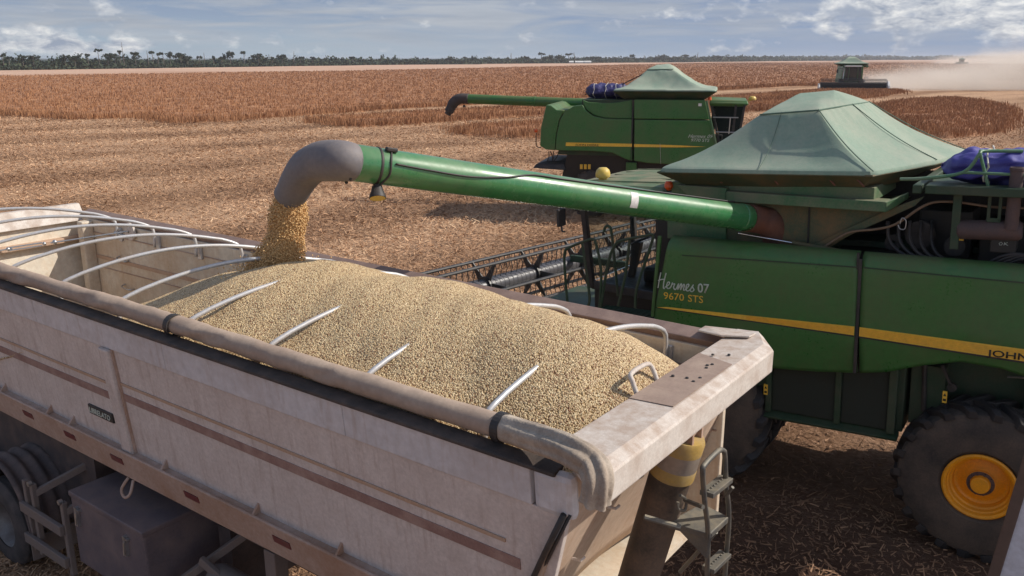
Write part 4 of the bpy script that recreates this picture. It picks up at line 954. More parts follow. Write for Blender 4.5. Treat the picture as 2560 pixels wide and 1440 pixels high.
    A, B_, C1, D1 = (K.Z(*q, ZT) for q in ((1642, 421), (2183, 429), (2343, 400), (2426, 378)))
    ring = [A, B_, C1, D1, (-1.15, 3.45, ZT), (-4.05, 3.45, ZT)]
    lo = [(-3.90, .30, 4.50), (-1.62, .42, 4.50), (-1.35, 1.2, 4.50), (-1.35, 2.4, 4.50), (-1.6, 3.0, 4.50), (-3.9, 3.0, 4.50)]
    fl = MB().loft([lo, [tuple(Vector(p) - Vector((0, 0, .06))) for p in ring]], cap=False).build('tank_extension', M['hopper'], t, solid=.02)
    for q in ((1785, 440), (1925, 443), (2067, 445), (2140, 448)):
        c = K.Y(*q, .16); m = MB(); m.bar((c[0] - .03, .19, c[2] + .03), (c[0] + .08, .25, c[2] - .10), .03, .02); m.ball((c[0] - .03, .18, c[2] + .04), .03, 8, 5); m.build('strap_hook', M['rust'], fl)
    # canvas cover
    P1, P2 = K.Y(1900, 285, .75), K.Y(2046, 274, .75); P3 = K.Y(2130, 260, 1.5); P4 = K.Y(2172, 254, 2.2)
    crown = [P1, P2, P3, P4, (P4[0] - .15, 2.75, P4[2] - .02), (P1[0] + .05, 2.75, P1[2])]
    apex = [K.Y(2000, 232, 1.7), K.Y(2085, 226, 1.8)]
    cv = tarp_cover(ring, crown, apex, 0, .13, t, 'canvas_cover', M['canvas'])
    for a, b in ((crown[1], ring[1]), (crown[2], ring[2]), (crown[3], ring[3])):
        a, b = Vector(a), Vector(b); pts = []
        for k in range(13):
            v = 1 - k / 12; q = b.lerp(a, v); q.z += -.10 * math.sin(math.pi * v) * .55 + .004; pts.append(q)
        MB().tube(pts, .007, 6).build('seam', M['seam'], cv)
    c0 = [Vector(p) + Vector((0, -.01, -.008)) for p in (crown[0], crown[1], crown[2], crown[3])]
    MB().tube(c0, .012, 6).build('crown_hem', M['seam'], cv)
    a, b = Vector(crown[1]).lerp(Vector(crown[0]), .62), Vector(ring[1]).lerp(Vector(ring[0]), .50)
    MB().tube([b.lerp(a, v) + Vector((0, -.004, -.10 * math.sin(math.pi * v) * 1.0 + .005)) for v in [k / 12 for k in range(13)]], .004, 5).build('seam', M['seam'], cv)
    # unloading auger
    S0 = np.array([-1.62, 8.5, 4.985]); s0 = Vector(K.loc(S0)); s0 = Vector(K.hit(866, 404, 1, K.loc(np.array([-1.66, 8.5, 5.0]))[1]))
    pv = Vector(K.Y(1888, 548, .30)); ax = (pv - s0).normalized(); Ln = (pv - s0).length
    au = empty('unloading_auger', (0, 0, 0)); au.parent = t
    r0, r1 = .187, .172
    prof = [(.001, 0), (r0 * .97, 0), (r0, .01)] + [(r0 + (r1 - r0) * k / 10, .01 + (Ln - .3) * k / 10) for k in range(1, 11)] + [(r1 + .012, Ln - .28), (r1 + .012, Ln - .20), (r1, Ln - .18), (r1, Ln + .1)]
    tb = MB().lathe(prof, s0, ax, 44).build('auger_tube', mat('sunlit_auger_green', (.035, .20, .065), .2, dust=(.22, .26, .15), amt=.28, top=.3, scale=.8, bump=.01, bscale=6, coat=.6), au, smooth=40)  # brighter green than the panels, sunlight on the auger put into its colour
    MB().lathe([(r0 + .002, .30), (r0 + .006, .305), (r0 + .006, .325), (r0 + .002, .33)], s0, ax, 44).build('clamp_ring', M['black'], au, smooth=40)
    MB().lathe([(.19, -.02), (.20, 0), (.20, .05), (.19, .06)], s0 - ax * .05, ax, 40).build('joint_ring', M['green'], au, smooth=40)
    e = pv + ax * .0; m = MB(); m.tube(smooth_path([pv - ax * .15, pv + ax * .08, pv + ax * .22 + Vector((.06, .02, -.05)), pv + ax * .26 + Vector((.08, .1, -.32)), pv + ax * .26 + Vector((.08, .12, -.6))], 6), [.185] * 9 + [.20] * 9 + [.2] * 7, 26); m.build('elbow', M['rust'], au, smooth=40)
    # moulded spout
    yy = s0.y
    def kp(px, py, dy=0): return Vector(K.Y(px, py, yy + dy))
    cs = [(872, 402, .192), (845, 402, .204), (808, 405, .215), (772, 424, .215), (748, 452, .19), (732, 478, .172), (721, 494, .165)]
    path = [kp(a, b) for a, b, _ in cs]; path[0] = s0 + ax * .06; path[1] = s0 - ax * .06
    pp = smooth_path(path, 6); rr = np.interp(np.linspace(0, 1, len(pp)), np.linspace(0, 1, len(cs)), [c for _, _, c in cs])
    m = MB(); m.tube(pp, list(rr), 36, cap=False)
    nseg = 36
    for i in range(len(m.v)):   # pinched underside of the moulding
        k, j = divmod(i, nseg); c = pp[k]; d = Vector(m.v[i]) - c; f = k / (len(pp) - 1)
        inner = d.normalized().dot(Vector((.75, 0, -.65)))
        g = 1 - .26 * max(0, inner - .45) / .55 * math.exp(-((f - .50) / .20) ** 2)
        m.v[i] = tuple(c + d * g)
    m.build('spout', M['greymold'], au, smooth=0, solid=.012)
    for a in (-.5, .1, .9, 1.7): 
        c = s0 + ax * .02; u = ax.orthogonal().normalized(); w_ = ax.cross(u); p = c + (u * math.cos(a + 2.2) + w_ * math.sin(a + 2.2)) * .205; MB().ball(tuple(p), .018, 8, 6).build('bolt', M['black'], au)
    # lamp housing on top, hanging work lamp, cable, sticker
    up = Vector((0, 0, 1)); nrm = (up - ax * up.dot(ax)).normalized(); fwd = ax.cross(nrm).normalized()
    if fwd.y > 0: fwd = -fwd
    def on(d, ang, lift=0): r_ = r0 + (r1 - r0) * d / Ln + lift; return s0 + ax * d + (nrm * math.sin(ang) + fwd * math.cos(ang)) * r_
    p = on(.42, R(62), .02); MB().bar(p - ax * .06, p + ax * .06, .07, .045, up=nrm).build('marker_lamp', M['black'], au, bevel=.012)
    q = on(.33, R(-72), .07); hl = empty('work_lamp', tuple(q)); hl.parent = au
    hl.parent = t; 
    MB().lathe([(.001, -.05), (.05, -.05), (.062, .0), (.085, .06), (.085, .085)], (0, 0, 0), (.3, -.35, -.9), 20).build('lamp_housing', M['black'], hl, smooth=40)
    MB().lathe([(.001, .09), (.080, .086), (.001, .07)], (0, 0, 0), (.3, -.35, -.9), 20).build('lens', M['dome'], hl, smooth=40)
    MB().tube(smooth_path([on(.42, R(58), .01), on(.40, R(20), .008), on(.40, R(-20), .008), on(.36, R(-55), .01), on(.33, R(-72), .05)], 5), .011, 6).build('cable', M['black'], au, smooth=0)
    MB().tube(smooth_path([on(.45, R(14), .008), on(.8, R(10), .008), on(1.3, R(8), .008), on(1.75, R(24), .008), on(2.1, R(48), .01), on(2.5, R(50), .01), on(3.4, R(56), .01), on(4.4, R(66), .012), on(5.2, R(80), .012), on(Ln - .5, R(85), .02)], 8), .0105, 6).build('cable', M['black'], au, smooth=0)
    m = MB(); d0 = K.loc; 
    dist = min((k * .02 for k in range(int(Ln / .02))), key=lambda d_: abs(1588 - proj_px(K.w(on(d_, R(10))))[0]))
    def stick(u, v): return tuple(on(dist - .055 + .11 * u, R(-22 + 62 * v), .003))
    MB().grid(stick, 3, 10).build('paper_sticker', M['white'], au, smooth=0)
    for k, rows in ((.2, 5), (.6, 5)):
        mm = MB()
        for j in range(rows): mm.tube([on(dist - .03 + .06 * (k - .2), R(-8 + 62 * (.1 + .16 * j)), .0045), on(dist + .0 + .06 * (k - .2), R(-8 + 62 * (.1 + .16 * j) - 3), .0045)], .003, 5)
    # lift rod of the auger
    MB().tube([K.Y(1846, 583, .32), K.Y(1981, 607, .32)], .014, 10).build('ram_rod', M['chrome'], au, smooth=40)
    MB().tube([K.Y(1981, 607, .32), K.Y(2120, 632, .32)], .032, 10).build('ram_body', M['hopper'], au, smooth=40)
    # engine bay behind the hopper
    m = MB(); m.box(-1.9, 1.9, 1.75, 1.85, 3.5, 4.6); m.box(-2.0, 1.9, .12, 1.8, 3.55, 3.62); m.box(-1.0, -.4, .9, 1.7, 3.6, 4.2); m.box(-.3, .9, .8, 1.7, 3.6, 4.05); m.build('engine_bay', M['engine'], t, bevel=.02)
    m = MB()
    for x, z, r in ((-.95, 3.92, .17), (-.55, 3.80, .12), (-1.25, 3.8, .1)): m.lathe([(.03, -.05), (r, -.05), (r * .8, -.02), (r * .8, .02), (r, .05), (.03, .05)], (x, .7, z), (0, 1, 0), 26)
    m.build('pulley', M['black'], t, smooth=40)
    m = MB()
    for k in range(5): m.tube(smooth_path([(-1.3 + .12 * k, .5 + .05 * k, 4.1), (-1.25 + .12 * k, .45, 3.85), (-1.0 + .1 * k, .4, 3.68), (-.5 + .1 * k, .4, 3.62)], 5), .022, 8)
    for k in range(4): m.tube(smooth_path([(-.2 + .05 * k, .3, 3.64), (.0 + .08 * k, .28, 3.80), (.25 + .1 * k, .3, 3.82), (.5, .4, 3.64)], 6), .018, 8)
    m.build('hose', M['black'], t, smooth=0)
    MB().tube(smooth_path([K.Y(*q, .35) for q in ((2060, 618), (2120, 582), (2190, 573), (2240, 560), (2300, 520), (2340, 505), (2400, 506), (2480, 517), (2560, 520))], 6), .016, 8).build('brown_hose', mat('brown_hose', (.20, .13, .08), .7), t, smooth=0)
    MB().tube(smooth_path([K.Y(*q, .33) for q in ((2250, 560), (2255, 545), (2265, 552), (2262, 572), (2250, 572), (2245, 562))], 5), .006, 6).build('cable_loop', M['metal'], t, smooth=0)
    m = MB(); m.bar(K.Y(2318, 470, .22), (1.9, .22, 4.53), .3, .10); m.bar((-.93, .1, 4.56), (-.93, 3.2, 4.56), .1, .1); m.box(-.95, 1.9, .35, 3.2, 4.52, 4.56)
    dk = m.build('engine_deck', M['green_dark'], t, bevel=.01)
    m = MB(); p = K.Y(2396, 480, .25); m.bar((p[0], .25, 4.52), (p[0], .25, 3.85), .05, .09)
    p = K.Y(2490, 482, .25)
    for dx in (-.055, .055): m.bar((p[0] + dx, .25, 4.52), (p[0] + dx, .25, 4.20), .03, .035)
    m.box(p[0] - .07, p[0] + .07, .235, .265, 4.19, 4.24); m.build('deck_post', M['green_dark'], t, bevel=.006)
    rl = [K.Y(*q, .2) for q in ((2250, 448), (2308, 446), (2408, 431), (2450, 383))]
    back = [(rl[3][0] + .02, .35, rl[3][2] + .01), (rl[3][0] + .4, .5, rl[3][2])]
    MB().tube(smooth_path(rl + back, 4), .02, 10).tube([(rl[2][0], .2, rl[2][2]), (1.7, .22, rl[2][2] - .06)], .018, 8).tube([rl[3], (rl[3][0] + .12, .24, 4.56)], .018, 8).build('handrail', mat('light_green_rail', (.07, .20, .10), .4, dust=(.3, .3, .22), amt=.4), t, smooth=40)
    p0, p1 = K.Y(2534, 420, .22), K.Y(2528, 568, .22)
    MB().lathe([(.062, 0), (.07, 0), (.07, .7), (.062, .7), (.062, .0)], (p1[0], .22, p1[2] - .02), (0.01, 0, 1), 24).lathe([(.070, .64), (.078, .645), (.078, .675), (.070, .68)], (p1[0], .22, p1[2]), (0.01, 0, 1), 24).build('exhaust_stack', M['darkrust'], t, smooth=40)
    q0, q1 = K.Y(2394, 573, .3), K.Y(2556, 577, .3)
    MB().lathe([(.001, 0), (.09, 0), (.115, .03), (.115, .62), (.09, .66), (.001, .66)], q0, Vector(q1) - Vector(q0), 26).build('muffler', M['darkrust'], t, smooth=40)
    c = K.Y(2508, 610, .3); bx = MB().box(c[0] - .13, c[0] + .13, .28, .7, c[2] - .10, c[2] + .06).build('filter_box', M['engine'], t, bevel=.01)
    m = MB(); x, z = c[0] - .04, c[2]
    for pts in ([(.0, .02), (.02, .035), (.035, .02), (.025, 0), (.005, 0), (0, .02)], [(.055, .035), (.05, 0)], [(.085, .035), (.055, .018)], [(.055, .018), (.09, .0)]): m.tube([(x + a, .277, z + b - .01) for a, b in pts], .003, 5)
    m.build('chalk_lettering', M['silver'], bx)
    c = K.Y(2400, 597, .45); MB().box(c[0] - .03, c[0] + .04, .44, .46, c[2] - .02, c[2] + .025).build('tag', M['yellow'], t)
    # cab: roof, pillars, glass, door step, mirror, satellite dome
    cb = empty('cab', (0, 0, 0)); cb.parent = t
    RZ = 4.40
    rp = [K.Z(*q, RZ) for q in ((1490, 447), (1560, 432), (1640, 425))]
    x0, x1 = -5.95, -4.3
    m = MB(); pts = [(x0, .95, RZ), (x0 + .25, .55, RZ), (x1, .42, RZ), (x1, 2.9, RZ), (x0 + .25, 2.85, RZ), (x0, 2.4, RZ)]
    c = Vector((-5.1, 1.7, 0))
    up_ = lambda s_, z: [tuple(c + (Vector(p) - c) * s_ * Vector((1, 1, 0)) + Vector((0, 0, z))) for p in pts]
    m.loft([up_(.97, RZ - .14), up_(1.0, RZ - .08), up_(1.0, RZ - .02), up_(.95, RZ + .03), up_(.5, RZ + .06)]); rf = m.build('cab_roof', M['green_dusty'], cb, bevel=.01)
    m = MB()
    for k in range(5): yy = .8 + .42 * k; m.bar((-5.7, yy, RZ + .055), (-4.4, yy, RZ + .058), .025, .012)
    m.build('roof_rib', M['green_dusty'], rf)
    dm = K.Y(1507, 425, 1.0); MB().lathe([(.001, .11), (.06, .105), (.10, .07), (.115, .02), (.115, -.03), (.10, -.05), (.001, -.05)], (dm[0], 1.0, RZ + .13), (0, 0, 1), 22).box(dm[0] - .05, dm[0] + .05, .95, 1.05, RZ, RZ + .09).build('satellite_dome', M['dome'], cb, smooth=40)
    for a, b in (((-5.78, .95, 2.7), (-5.85, .8, RZ - .1)), ((-5.78, 2.45, 2.7), (-5.85, 2.6, RZ - .1)), ((-4.45, .62, 2.7), (-4.42, .55, RZ - .1)), ((-4.45, 2.8, 2.7), (-4.42, 2.85, RZ - .1))): MB().bar(a, b, .10, .09).build('cab_pillar', M['black'], cb, bevel=.015)
    MB().bar((-5.78, .95, 2.75), (-4.45, .62, 2.75), .06, .14).build('window_sill', M['black'], cb, bevel=.015)
    MB().prism([(-5.76, .98, 2.8), (-4.5, .66, 2.8), (-4.47, .60, RZ - .12), (-5.82, .85, RZ - .12)], (0, .02, 0)).build('side_window', clear_glass(), cb); MB().prism([(-5.8, 1.0, 2.8), (-5.8, 2.45, 2.8), (-5.86, 2.55, RZ - .12), (-5.86, .9, RZ - .12)], (.02, 0, 0)).build('windscreen', clear_glass(), cb)
    m = MB(); m.box(-5.1, -4.6, 1.4, 2.0, 2.75, 3.0); m.box(-4.75, -4.6, 1.4, 2.0, 3.0, 3.75); m.build('driver_seat', M['engine'], cb, bevel=.05); MB().bar((-5.45, 1.7, 2.75), (-5.3, 1.7, 3.35), .1, .1).lathe([(.16, -.015), (.185, 0), (.16, .015)], (-5.28, 1.7, 3.38), (-.4, 0, 1), 18).build('steering_column', M['black'], cb)
    m = MB(); m.box(-4.44, -4.1, .5, 2.9, 2.6, 4.35); m.box(-5.75, -4.45, .95, 2.45, 2.3, 2.75); m.build('cab_body', M['engine'], cb, bevel=.02)
    # mirror arm and beacon
    m = MB(); m.tube(smooth_path([(-5.85, .75, RZ - .1), (-6.0, .45, RZ - .2), (-6.0, .40, 3.75), (-5.93, .38, 3.7)], 5), .014, 8); m.build('mirror_arm', M['black'], cb, smooth=40)
    MB().box(-6.02, -5.97, .28, .5, 3.78, 4.06).build('mirror', M['black'], cb, bevel=.02)
    b_ = K.Y(1672, 468, .35); MB().lathe([(.001, .09), (.04, .085), (.06, .05), (.062, 0), (.03, -.04), (.001, -.05)], (b_[0], .35, b_[2]), (0, 0, 1), 16).build('beacon', M['orange'], cb, smooth=40)
    # access platform and rails beside the cab
    pf = MB(); pf.box(-5.35, -4.30, .02, .62, 2.48, 2.53)
    for k in range(11): pf.box(-5.33 + .1 * k, -5.30 + .1 * k, .03, .61, 2.53, 2.537)
    pf.build('platform', M['green_dark'], t, bevel=.005)
    def rail(pts, name='platform_rail'): MB().tube(smooth_path(pts, 5), .021, 10).build(name, mat_rail, t, smooth=40)
    mat_rail = M['green_dark']
    def P_(x, y, d=.06): return K.Y(x, y, d)
    rail([P_(1419, 760), P_(1411, 660), P_(1413, 628), P_(1425, 618), P_(1465, 602), P_(1482, 598), P_(1490, 610), P_(1503, 680), P_(1498, 775)])
    rail([P_(1455, 604), P_(1466, 680), P_(1474, 745), P_(1470, 765)])
    rail([P_(1500, 780), P_(1520, 660), P_(1538, 612), P_(1560, 600), P_(1610, 590), P_(1632, 588), P_(1625, 620), P_(1592, 720), P_(1588, 770)])
    rail([P_(1574, 600), P_(1563, 690), P_(1545, 765)])
    rail([P_(1510, 580, .3), P_(1513, 568, .3), P_(1522, 566, .3), P_(1530, 590, .3), P_(1545, 740, .3)])
    # header with reel
    hd = empty('header', (0, 0, 0)); hd.parent = t
    a, b = Vector(K.Z(1215, 716, 2.2)), Vector(K.Z(1512, 637, 2.2)); d = (b - a).normalized(); d.z = 0
    y0, y1 = -1.2, 9.3
    def axp(y, off=(0, 0)): s_ = (y - a.y) / d.y; p = a + d * s_; return Vector((p.x + off[0], y, a.z + off[1]))
    MB().tube([axp(y0), axp(y1)], .15, 22).build('reel_tube', M['reelgrey'], hd, smooth=40)
    bands = MB()
    for k in range(90): 
        p = axp(y0 + .1 + k * .115); bands.lathe([(.152, -.006), (.154, 0), (.152, .006)], p, d, 22)
    bands.build('tube_ring', M['reelblack'], hd)
    offs = []
    for q in ((1292, 628), (1340, 656), (1471, 727)):
        pass
    angs = [R(x) for x in (62, 122, 182, 242, 302, 2)]
    RR = .54
    for an in angs:
        o = (-RR * math.sin(an) if False else RR * math.cos(an), RR * math.sin(an)); m = MB(); m.tube([axp(y0, o), axp(y1, o)], .034, 8)
        for k in range(74):
            y = y0 + .08 + k * .14; p = axp(y, o)
            m.tube([p, p + Vector((.03, 0, -.13)), p + Vector((-.02, 0, -.28))], [.010, .009, .006], 5)
        m.build('reel_bat', M['reelblack'], hd)
    for k in range(8):
        y = y0 + .5 + k * 1.32; m = MB(); c = axp(y)
        m.lathe([(.001, -.02), (.20, -.02), (.20, .02), (.001, .02)], c, d, 18)
        for an in angs:
            p = axp(y, (RR * math.cos(an), RR * math.sin(an))); dr = (p - c); n_ = dr.cross(d).normalized()
            m.prism([c + n_ * .10, c - n_ * .10, p - n_ * .025, p + n_ * .025], d * .02)
        m.build('reel_spider', M['reelblack'], hd)
    m = MB()
    m.prism([axp(y0, (-.7, -1.0)), axp(y0, (.75, -1.0)), axp(y0, (.9, -.55)), axp(y0, (.82, -.55)), axp(y0, (.65, -.9)), axp(y0, (-.7, -.95))], d * 10.6); hp = m.build('header_pan', M['green_dusty'], hd)
    MB().tube([axp(y0, (.35, -.68)), axp(y1, (.35, -.68))], .2, 18).build('cross_auger', M['metal'], hd, smooth=40)
    m = MB(); m.bar(axp(4.0, (1.6, .2)), axp(4.3, (.1, .15)), .1, .14); m.box(-6.9, -5.6, 1.0, 2.4, 1.3, 2.3); m.build('feeder_house', M['green_dark'], hd, bevel=.02)
    for k in range(2):
        c = Vector(K.Z(*((1600, 752), (1520, 735))[k], 1.7)); MB().lathe([(.001, -.02), (.17, -.02), (.17, .02), (.001, .02)], c, d, 20).build('dust_disc', M['rust'], hd)
    return t
def proj_px(P):
    x, y, z = P[0], P[1], P[2] - CAMH; c, s = math.cos(PITCH), math.sin(PITCH); dp = y * c - z * s
    return 1280 + FPX * x / dp, 720 - FPX * (y * s + z * c) / dp
COMB = make_near_combine()
# blue tarpaulin bundled on the engine deck
def bundle(fr, x0, x1, y0, y1, z0, h, name, label, folds=1.0, m_='blue'):
    o = fr.root(name); m = MB(); ny, na = 26, 26; rings = []
    for i in range(ny + 1):
        f = i / ny; x = x0 + (x1 - x0) * f; e = min(1, 6 * f, 6 * (1 - f)) ** .5
        rings.append([(x + .02 * math.sin(5 * a), (y0 + y1) / 2 + (y1 - y0) / 2 * e * (math.cos(a)) * (1 + .07 * folds * math.sin(7 * a + 9 * f)), z0 + h * .5 + h * .5 * e * math.sin(a) * (1 + .12 * folds * math.sin(5 * a + 14 * f) + .08 * math.sin(23 * f))) for a in [6.283 * k / na for k in range(na)]])
    m.loft(rings); crumple(m.build('folded_sheet', M[m_], o, smooth=60), .14, .30, 2, 'CLOUDS')
    m = MB()
    for k in range(3):
        f = .25 + .25 * k; i = int(f * ny); m.tube([Vector(p) + (Vector(p) - Vector((rings[i][0][0], (y0 + y1) / 2, z0 + h / 2))) * .13 for p in rings[i]] , .010, 6)
    m.build('tie_rope', M['rope'], o); tag(o, label, 'tarpaulin', 'blue tarpaulins on the combines'); return o
bundle(K, -.80, 1.6, .30, 1.25, 4.56, .42, 'tarpaulin', 'crumpled blue tarpaulin roped on the engine deck of the nearest combine', 1.6)

# falling grain
def make_stream():
    n = 140000
    yy = K.loc((-1.66, 8.5, 5.0))[1]
    tp = np.array(K.w(K.Y(722, 496, yy))); hz = 4.0
    bt = np.array([-2.42, 8.75, 3.93])
    bx = G0.Z(682, 672, 3.80); bt = np.array(bx)
    t = rng.random(n) ** .9; c = tp + (bt - tp) * t[:, None]; c[:, 0] += .05 * np.sin(t * 3.1)
    # the column bends outwards as it drops
    c[:, 2] += .10 * np.sin(t * math.pi) * 0
    rad = .12 + .10 * t + .02 * np.sin(t * 9)
    a = rng.random(n) * 6.283; q = np.sqrt(rng.random(n)); q = np.where(rng.random(n) < .08, q * 1.35, q)
    c[:, 0] += rad * q * np.cos(a) * 1.0; c[:, 1] += rad * q * np.sin(a) * .8; c[:, 2] += rng.normal(0, .03, n)
    # grains splashing where the column lands
    m = 900; s = rng.normal(0, 1, (m, 3)) * np.array([.20, .20, .02]); e = bt + s; e[:, 2] = bt[2] + np.abs(rng.normal(0, .05, m)) - .02; c = np.concatenate([c, e])
    me = bpy.data.meshes.new('falling_grain'); me.vertices.add(len(c)); me.vertices.foreach_set('co', c.astype(np.float32).ravel())
    o = bpy.data.objects.new('falling_grain', me); COL.objects.link(o); me.materials.append(M['beanflow']); tag(o, 'golden grain pouring from the grey spout onto the heap', 'grain', kind='stuff')
    instance_nodes('falling_grains', o, M['beanflow'], .0085)
make_stream()
# ------------------------------------------------------------------ far combine, seen from its right side
F = Frame((4.59, 32, 0), 103.3)
def make_far_combine():
    t = F.root('combine_harvester'); tag(t, 'green combine harvester standing behind the unloading auger, numbered 09, auger folded back', 'combine', 'combine harvesters in the field')
    def fy(*ps, d=0.0): return [F.Y(*p, d) for p in ps]
    D = 3.5
    # rear hood, side panel, upper panel: thick shells following the outline
    def shell(poly, name, m, th=.10, d=0.0, parent=t, bev=.03): return MB().prism(fy(*poly, d=d), (0, th, 0)).build(name, m, parent, bevel=bev)
    hood = [(1350, 365), (1352, 320), (1360, 285), (1366, 262), (1378, 264), (1392, 275), (1410, 276), (1398, 300), (1390, 340), (1388, 376), (1365, 374)]
    shell(hood, 'rear_hood', M['green'], 3.4, .05)
    body = [(1389, 376), (1391, 340), (1400, 300), (1412, 278), (1435, 265), (1456, 262), (1464, 276), (1482, 290), (1510, 296), (1545, 298), (1580, 298), (1580, 403), (1560, 396), (1530, 382), (1480, 378)]
    bp = shell(body, 'side_panel', M['green'], .35)
    up = [(1457, 250), (1470, 255), (1510, 258), (1545, 256), (1581, 249), (1581, 297), (1545, 297), (1512, 295), (1484, 288), (1466, 274), (1458, 262)]
    shell(up, 'air_intake_panel', M['green'], .10, .08)
    sp = shell([(1586, 299), (1774, 301), (1783, 335), (1790, 372), (1788, 400), (1700, 412), (1620, 408), (1585, 402)], 'side_panel', M['green'], .3)
    shell([(1585, 249), (1762, 250), (1768, 275), (1773, 299), (1585, 297)], 'tank_side', M['green'], .3)
    MB().bar(F.Y(1583, 249, .03), F.Y(1577, 402, .03), .06, .05).build('panel_gap', M['black'], t)
    a, b = F.Y(1766, 252, -.03), F.Y(1792, 372, -.03); MB().bar(a, F.Y(1776, 300, -.03), .06, .08).bar(F.Y(1776, 300, -.03), b, .06, .08).build('front_edge', M['green_dusty'], t, bevel=.015)
    # main body behind the shells
    m = MB(); m.hexa([(-3.0, .3, 2.4), (2.7, .3, 2.4), (2.7, D, 2.4), (-3.0, D, 2.4), (-2.3, .3, 4.2), (2.4, .3, 4.45), (2.4, D, 4.45), (-2.3, D, 4.2)]); m.hexa([(-2.05, .15, 4.1), (2.35, .15, 4.2), (2.35, D, 4.2), (-2.05, D, 4.1), (-2.05, .15, 4.5), (2.35, .15, 4.52), (2.35, D, 4.52), (-2.05, D, 4.5)])
    m.build('body', M['green_dark'], t, bevel=.02)
    ys = MB().prism([F.Y(*p, -.012) for p in ((1415, 356), (1580, 359.5), (1580, 367), (1414, 365))], (0, .012, 0)).build('stripe', M['yellow'], bp)
    MB().prism([F.Y(*p, -.012) for p in ((1585, 360), (1690, 363), (1765, 367), (1690, 368.5), (1585, 367.5))], (0, .012, 0)).build('stripe', M['yellow'], sp)
    p0, p1 = F.Y(1438, 366, -.02), F.Y(1497, 359, -.02)
    lettering('JOHN DEERE', 'brand_lettering', M['blackletter'], bp, (p0[0], -.02, p0[2] + .0), p1[0] - p0[0], .10)
    p0, p1 = F.Y(1728, 352.5, -.01), F.Y(1774, 346, -.01); wdt = p1[0] - p0[0]
    lettering('9770 STS', 'model_lettering', M['silver'], sp, (p0[0], -.01, p0[2] - .02), wdt, .11, shear=.2)
    p0, p1 = F.Y(1720, 343, -.01), F.Y(1783, 334, -.01)
    lettering('Hermes 09', 'name_lettering', M['silver'], sp, (p0[0], -.01, p0[2] - .02), p1[0] - p0[0], .13, shear=.45)
    q = F.Y(1750, 262, -.01); MB().box(q[0] - .06, q[0] + .06, -.015, .0, q[2] - .05, q[2] + .05).build('paper_sticker', M['white'], t)
    m = MB(); m.bar(F.Y(1650, 359, -.02), F.Y(1652, 410, -.02), .012, .012); m.build('wire', M['metal'], t)
    # intake handle arc
    MB().tube(smooth_path([F.Y(*p, .2) for p in ((1490, 257), (1500, 251), (1515, 249), (1530, 252), (1538, 257))], 5), .02, 8).build('screen_rim', M['black'], t, smooth=0)
    # tank extension and canvas
    ZT = 4.90; A, B_ = F.Y(1533, 224, -.15), F.Y(1792, 225, -.15)
    ring = [A, B_, (B_[0], D + .15, B_[2]), (A[0], D + .15, A[2])]
    lo = [(A[0] + .42, .3, 4.5), (B_[0] - .5, .3, 4.5), (B_[0] - .5, D - .3, 4.5), (A[0] + .42, D - .3, 4.5)]
    fl = MB().loft([lo, [tuple(Vector(p) - Vector((0, 0, .05))) for p in ring]], cap=False).build('tank_extension', M['green_dark'], t, solid=.02)
    c0, c1 = F.Y(1617, 174, .9), F.Y(1672, 170, .9); c2 = F.Y(1703, 174, 1.8)
    crown = [c0, (c2[0] - .25, .9, c0[2] + .02), (c2[0] - .1, 2.6, c0[2]), (c0[0], 2.6, c0[2])]
    cv = tarp_cover(ring, crown, [F.Y(1643, 160, 1.6), F.Y(1672, 159, 1.8)], 0, .24, t, 'canvas_cover', M['canvas'], wr=.06)
    MB().tube([Vector(crown[0]) + Vector((0, -.01, 0)), Vector(crown[1]) + Vector((0, -.01, 0))], .015, 6).build('crown_hem', M['seam'], cv)
    m = MB(); 
    for k in range(3): m.bar((B_[0] - .15, .2 + 1.4 * k, B_[2] - .06), (B_[0] - .5, .4 + 1.3 * k, 4.55), .04, .04)
    m.build('extension_strut', M['green_dusty'], t)
    m = MB(); m.tube([F.Y(1462, 236, .9), F.Y(1535, 221, .9), F.Y(1622, 178, .9)], .02, 6); m.build('tarp_rope', M['black'], t)
    # cab
    cb = empty('cab', (0, 0, 0)); cb.parent = t
    r0, r1 = F.Y(1775, 252, .4), F.Y(1872, 256, .4)
    m = MB(); m.loft([[(r0[0], .4, 4.30), (r1[0] - .1, .5, 4.28), (r1[0] - .1, 2.9, 4.28), (r0[0], 3.0, 4.30)], [(r0[0], .3, 4.40), (r1[0], .4, 4.38), (r1[0], 3.0, 4.38), (r0[0], 3.1, 4.40)], [(r0[0], .35, 4.53), (r1[0] - .05, .5, 4.50), (r1[0] - .05, 2.9, 4.50), (r0[0], 3.05, 4.53)]]); m.build('cab_roof', M['green'], cb, bevel=.03)
    q = F.Y(1881, 247, .7); MB().lathe([(.001, .10), (.1, .08), (.14, .02), (.13, -.04), (.001, -.06)], (q[0], .7, q[2]), (0, 0, 1), 18).bar((r1[0] - .1, .7, 4.45), (q[0], .7, q[2] - .03), .06, .05).build('satellite_dome', M['dome'], cb, smooth=40)
    q = F.Y(1774, 250, .2); MB().lathe([(.001, .12), (.06, .1), (.07, 0), (.001, -.02)], (q[0], .2, q[2]), (0, 0, 1), 14).build('beacon', M['orange'], cb, smooth=40)
    for a, b, dy in (((1778, 262), (1800, 372), .45), ((1862, 262), (1842, 372), .45), ((1840, 262), (1828, 372), .45), ((1862, 262), (1842, 372), 2.8), ((1780, 262), (1800, 372), 2.8)): MB().bar(F.Y(*a, dy), F.Y(*b, dy), .08, .08).build('cab_pillar', M['black'], cb, bevel=.01)
    m = MB(); m.tube([F.Y(1782, 293, .35), F.Y(1846, 294, .35)], .02, 8); m.tube([F.Y(1790, 330, .35), F.Y(1840, 331, .35)], .02, 8); m.tube([F.Y(1826, 293, .35), F.Y(1822, 335, .35)], .02, 8); m.build('window_rail', M['metal'], cb)
